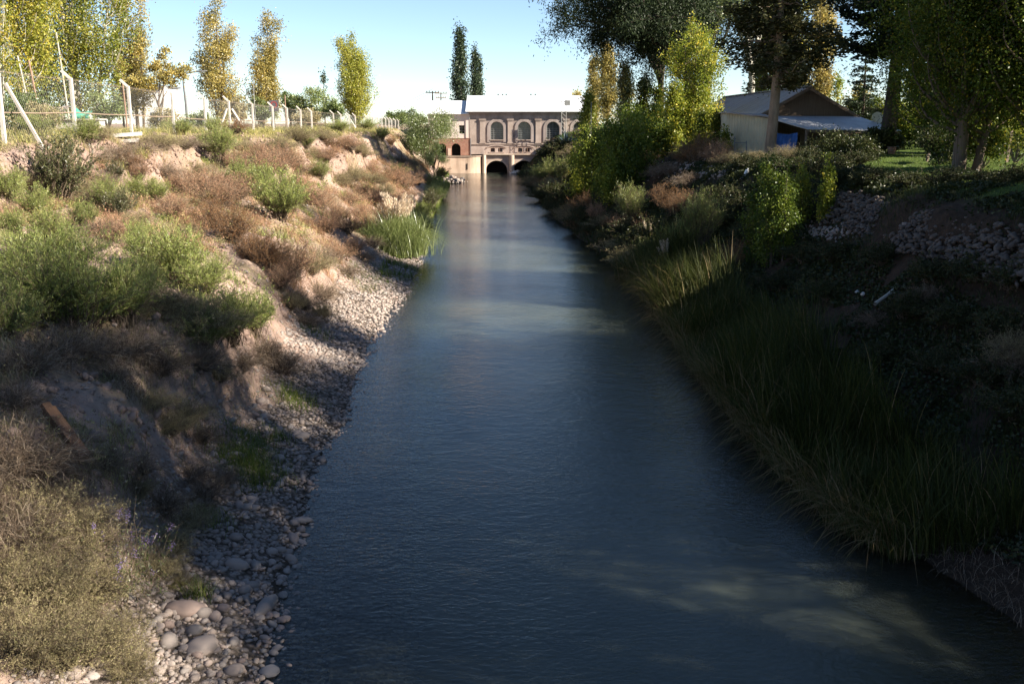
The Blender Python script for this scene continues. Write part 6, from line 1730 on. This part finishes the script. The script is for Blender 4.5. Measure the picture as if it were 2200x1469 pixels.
# a few single reed plants that stand apart at the near end
def reed_clump(px, py, n, h, label, seed):
    x, y = water_point(px, py); r = np.random.default_rng(seed); g = Geo(); P = np.concatenate([r.normal(size=(n, 2)) * .10, np.full((n, 1), -.3)], 1)
    blades(g, r, P, r.uniform(.7, 1, n) * h, .32, .022, 6, np.clip(r.beta(2, 3, n) * .9, 0, 1), None, .8)
    o = g.build('cattail', M['reed']); o.location = (x, y, 0); tag(o, label, 'reed', 'single cattails at the near end of the bed')
reed_clump(2075, 1205, 26, 2.3, 'nearest tall cattail tuft standing in the water at the lower right', 1)
reed_clump(1985, 1170, 22, 1.9, 'cattail tuft with splayed leaves just left of the nearest one', 2)
reed_clump(2120, 1190, 20, 2.2, 'cattail tuft at the right end of the bed, beside the bank', 3)

# ------------------------------------------------------------------ grass
def grass(name, mat, label, X, Y, h, w, lean=.6, seed=1, segs=3, tint=None):
    r = np.random.default_rng(seed); g = Geo(); Z = height(X, Y) - .02
    blades(g, r, np.stack([X, Y, Z], -1), h * r.uniform(.4, 1.2, len(X)), lean, w, segs, tint, None, .6)
    tag(g.build(name, M[mat]), label, 'grass', kind='stuff')
r = np.random.default_rng(303)
n = 70000; Y = 20 + 130 * r.uniform(0, 1, n) ** 1.3; U = 7 + 24 * r.uniform(0, 1, n); X = xl(Y) - U; Zt = height(X, Y); k = (Zt > 5.9 + .5 * fbm(X * .4, Y * .4, 8, 2)) & (fbm(X * .6, Y * .6, 66, 2) > -.32); X, Y = X[k], Y[k]
grass('grass', 'grass_dry', 'dry yellow-green grass on the top of the left bank', X, Y, np.where(r.uniform(0, 1, len(X)) < .3, .55, .30), .014 + Y * .00022, .7, 4)
n = 26000; Y = 9 + 120 * r.uniform(0, 1, n) ** 1.5; U = 2.2 + 11 * r.uniform(0, 1, n); X = xl(Y) - U; k = fbm(X * .5, Y * .5, 67, 3) > .06; X, Y = X[k], Y[k]
grass('grass', 'grass_dry', 'sparse dry grass tufts on the left slope', X, Y, .30, .010 + Y * .00022, .8, 5)
# green tufts by the shingle
gp = []
for px, py, s, n in ((525, 985, .35, 700), (540, 1010, .3, 500), (535, 950, .3, 450), (640, 858, .3, 350), (625, 870, .22, 250), (550, 1040, .25, 300), (428, 1290, .10, 130), (600, 945, .18, 120), (455, 1125, .25, 180), (680, 720, .3, 200), (800, 600, .5, 300), (840, 590, .6, 500), (870, 575, .6, 500), (780, 620, .4, 200)):
    q = ground_hit(px, py); gp.append(np.stack([q.x + r.normal(size=n) * s, q.y + r.normal(size=n) * s], -1))
gp = np.concatenate(gp)
grass('grass', 'grass_green', 'bright green grass tufts beside the left shingle', gp[:, 0], gp[:, 1], .42, .009, .75, 6)
n = 26000; Y = 8 + 16 * r.uniform(0, 1, n) ** 1.2; U = 1.7 + 3.2 * r.uniform(0, 1, n) ** .8; X = xl(Y) - U; k = fbm(X * .7, Y * .7, 69, 3) > .02; X, Y = X[k], Y[k]
grass('grass', 'bush_olive', 'straw coloured grass and weeds on the near left slope', X, Y, .30, .007, .9, 7, 4)
n = 60000; Y = 12 + 60 * r.uniform(0, 1, n) ** 1.2; V_ = 1.2 + 6 * r.uniform(0, 1, n); X = xr(Y) + V_
k = fbm(X * .5, Y * .5, 71, 3) > -.15; X, Y = X[k], Y[k]
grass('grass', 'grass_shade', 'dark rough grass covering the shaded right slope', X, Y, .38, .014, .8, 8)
n = 60000; Y = 18 + 60 * r.uniform(0, 1, n) ** 1.2; V_ = 6.6 + 12 * r.uniform(0, 1, n); X = xr(Y) + V_
grass('grass', 'grass_green', 'green lawn grass on top of the right bank', X, Y, .14, .012, .6, 9, 2)
n = 16000; Y = 45 + 100 * r.uniform(0, 1, n); V_ = -.2 + 3 * r.uniform(0, 1, n); X = xr(Y) + V_
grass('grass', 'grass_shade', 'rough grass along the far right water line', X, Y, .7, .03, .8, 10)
n = 9000; Y = 44 + 100 * r.uniform(0, 1, n) ** 1.2; U = -.1 + 1.4 * r.uniform(0, 1, n); X = xl(Y) - U; k = (Y > 57) | (fbm(X, Y, 5, 2) > .1); X, Y = X[k], Y[k]
grass('grass', 'grass_green', 'green grass along the far left water line', X, Y, .6, .03, .8, 11)

# leafy ground cover over the shaded bank
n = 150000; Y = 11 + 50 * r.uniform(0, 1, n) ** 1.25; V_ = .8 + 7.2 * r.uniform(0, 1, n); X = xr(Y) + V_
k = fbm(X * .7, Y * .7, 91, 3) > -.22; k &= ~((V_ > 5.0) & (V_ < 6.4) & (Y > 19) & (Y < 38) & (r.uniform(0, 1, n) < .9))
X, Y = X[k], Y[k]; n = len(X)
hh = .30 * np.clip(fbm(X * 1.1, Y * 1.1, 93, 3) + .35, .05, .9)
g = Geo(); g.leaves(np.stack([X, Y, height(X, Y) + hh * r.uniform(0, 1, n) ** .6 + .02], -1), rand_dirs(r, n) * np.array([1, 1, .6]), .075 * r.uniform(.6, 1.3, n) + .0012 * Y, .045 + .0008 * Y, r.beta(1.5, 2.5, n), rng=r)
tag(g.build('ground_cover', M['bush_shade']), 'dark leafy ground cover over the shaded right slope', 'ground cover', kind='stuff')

# low scrub between the shrubs of the left bank: one mass of each colour
def scrub(mat, label, n, y0, y1, u0, u1, hgt, per, seed, thr, w=.006, zmax=9, pw=1.3):
    r = np.random.default_rng(seed); Y = y0 + (y1 - y0) * r.uniform(0, 1, n) ** pw; U = u0 + (u1 - u0) * r.uniform(0, 1, n); X = xl(Y) - U
    k = (fbm(X * .35, Y * .35, seed, 3) > thr) & (height(X, Y) < zmax); X, Y = X[k], Y[k]; n = len(X)
    hs = hgt * r.uniform(.5, 1.3, n); i = np.repeat(np.arange(n), per); m = len(i)
    x = X[i] + r.normal(size=m) * hs[i] * .35; y = Y[i] + r.normal(size=m) * hs[i] * .35
    P = np.stack([x, y, height(x, y) - .03], -1)
    g = Geo(); blades(g, r, P, hs[i] * r.uniform(.5, 1.1, m), .75, w + Y[i] * .00016, 3, r.uniform(0, 1, m), None, .5)
    k2 = r.uniform(0, 1, m) < .75; Q = P[k2]; mm = len(Q); hh = hs[i][k2]
    c = Q + r.normal(size=(mm, 3)) * np.array([.5, .5, .0]) * hh[:, None]; c[:, 2] += hh * r.uniform(.1, .85, mm)
    g.leaves(c, rand_dirs(r, mm), .045 + Y[i][k2] * .0006, .014 + Y[i][k2] * .0003, r.uniform(0, 1, mm), rng=r)
    tag(g.build('low_scrub', M[mat]), label, 'scrub', kind='stuff')
scrub('bush_russet', 'low russet scrub between the shrubs of the left terrace', 1000, 30, 125, 2.4, 14, .55, 95, 401, -.22, zmax=5.6)
scrub('bush_olive', 'low straw coloured scrub between the shrubs of the left bank', 620, 14, 120, 2.4, 15, .45, 95, 402, -.05, zmax=6.2)
scrub('bush_green', 'low green scrub on the left spur and terrace', 300, 17, 100, 3.5, 15, .5, 110, 403, .0, zmax=5.6)
scrub('bush_grey', 'low grey dead scrub on the near left slope', 260, 9, 45, 2.0, 11, .38, 95, 404, .12, .005)
scrub('grass_dry', 'shaggy dry grass clumps along the left bank crest', 420, 30, 130, 6.5, 20, .55, 80, 405, -.1)

# dead stalks on the muddy near end of the right bank
n = 2600; Y = 10 + 6.5 * r.uniform(0, 1, n); V_ = -.1 + 2.6 * r.uniform(0, 1, n); X = xr(Y) + V_
grass('grass', 'bush_grey', 'dead flattened stalks on the dark mud at the lower right', X, Y, .40, .008, 1.1, 21, 4)
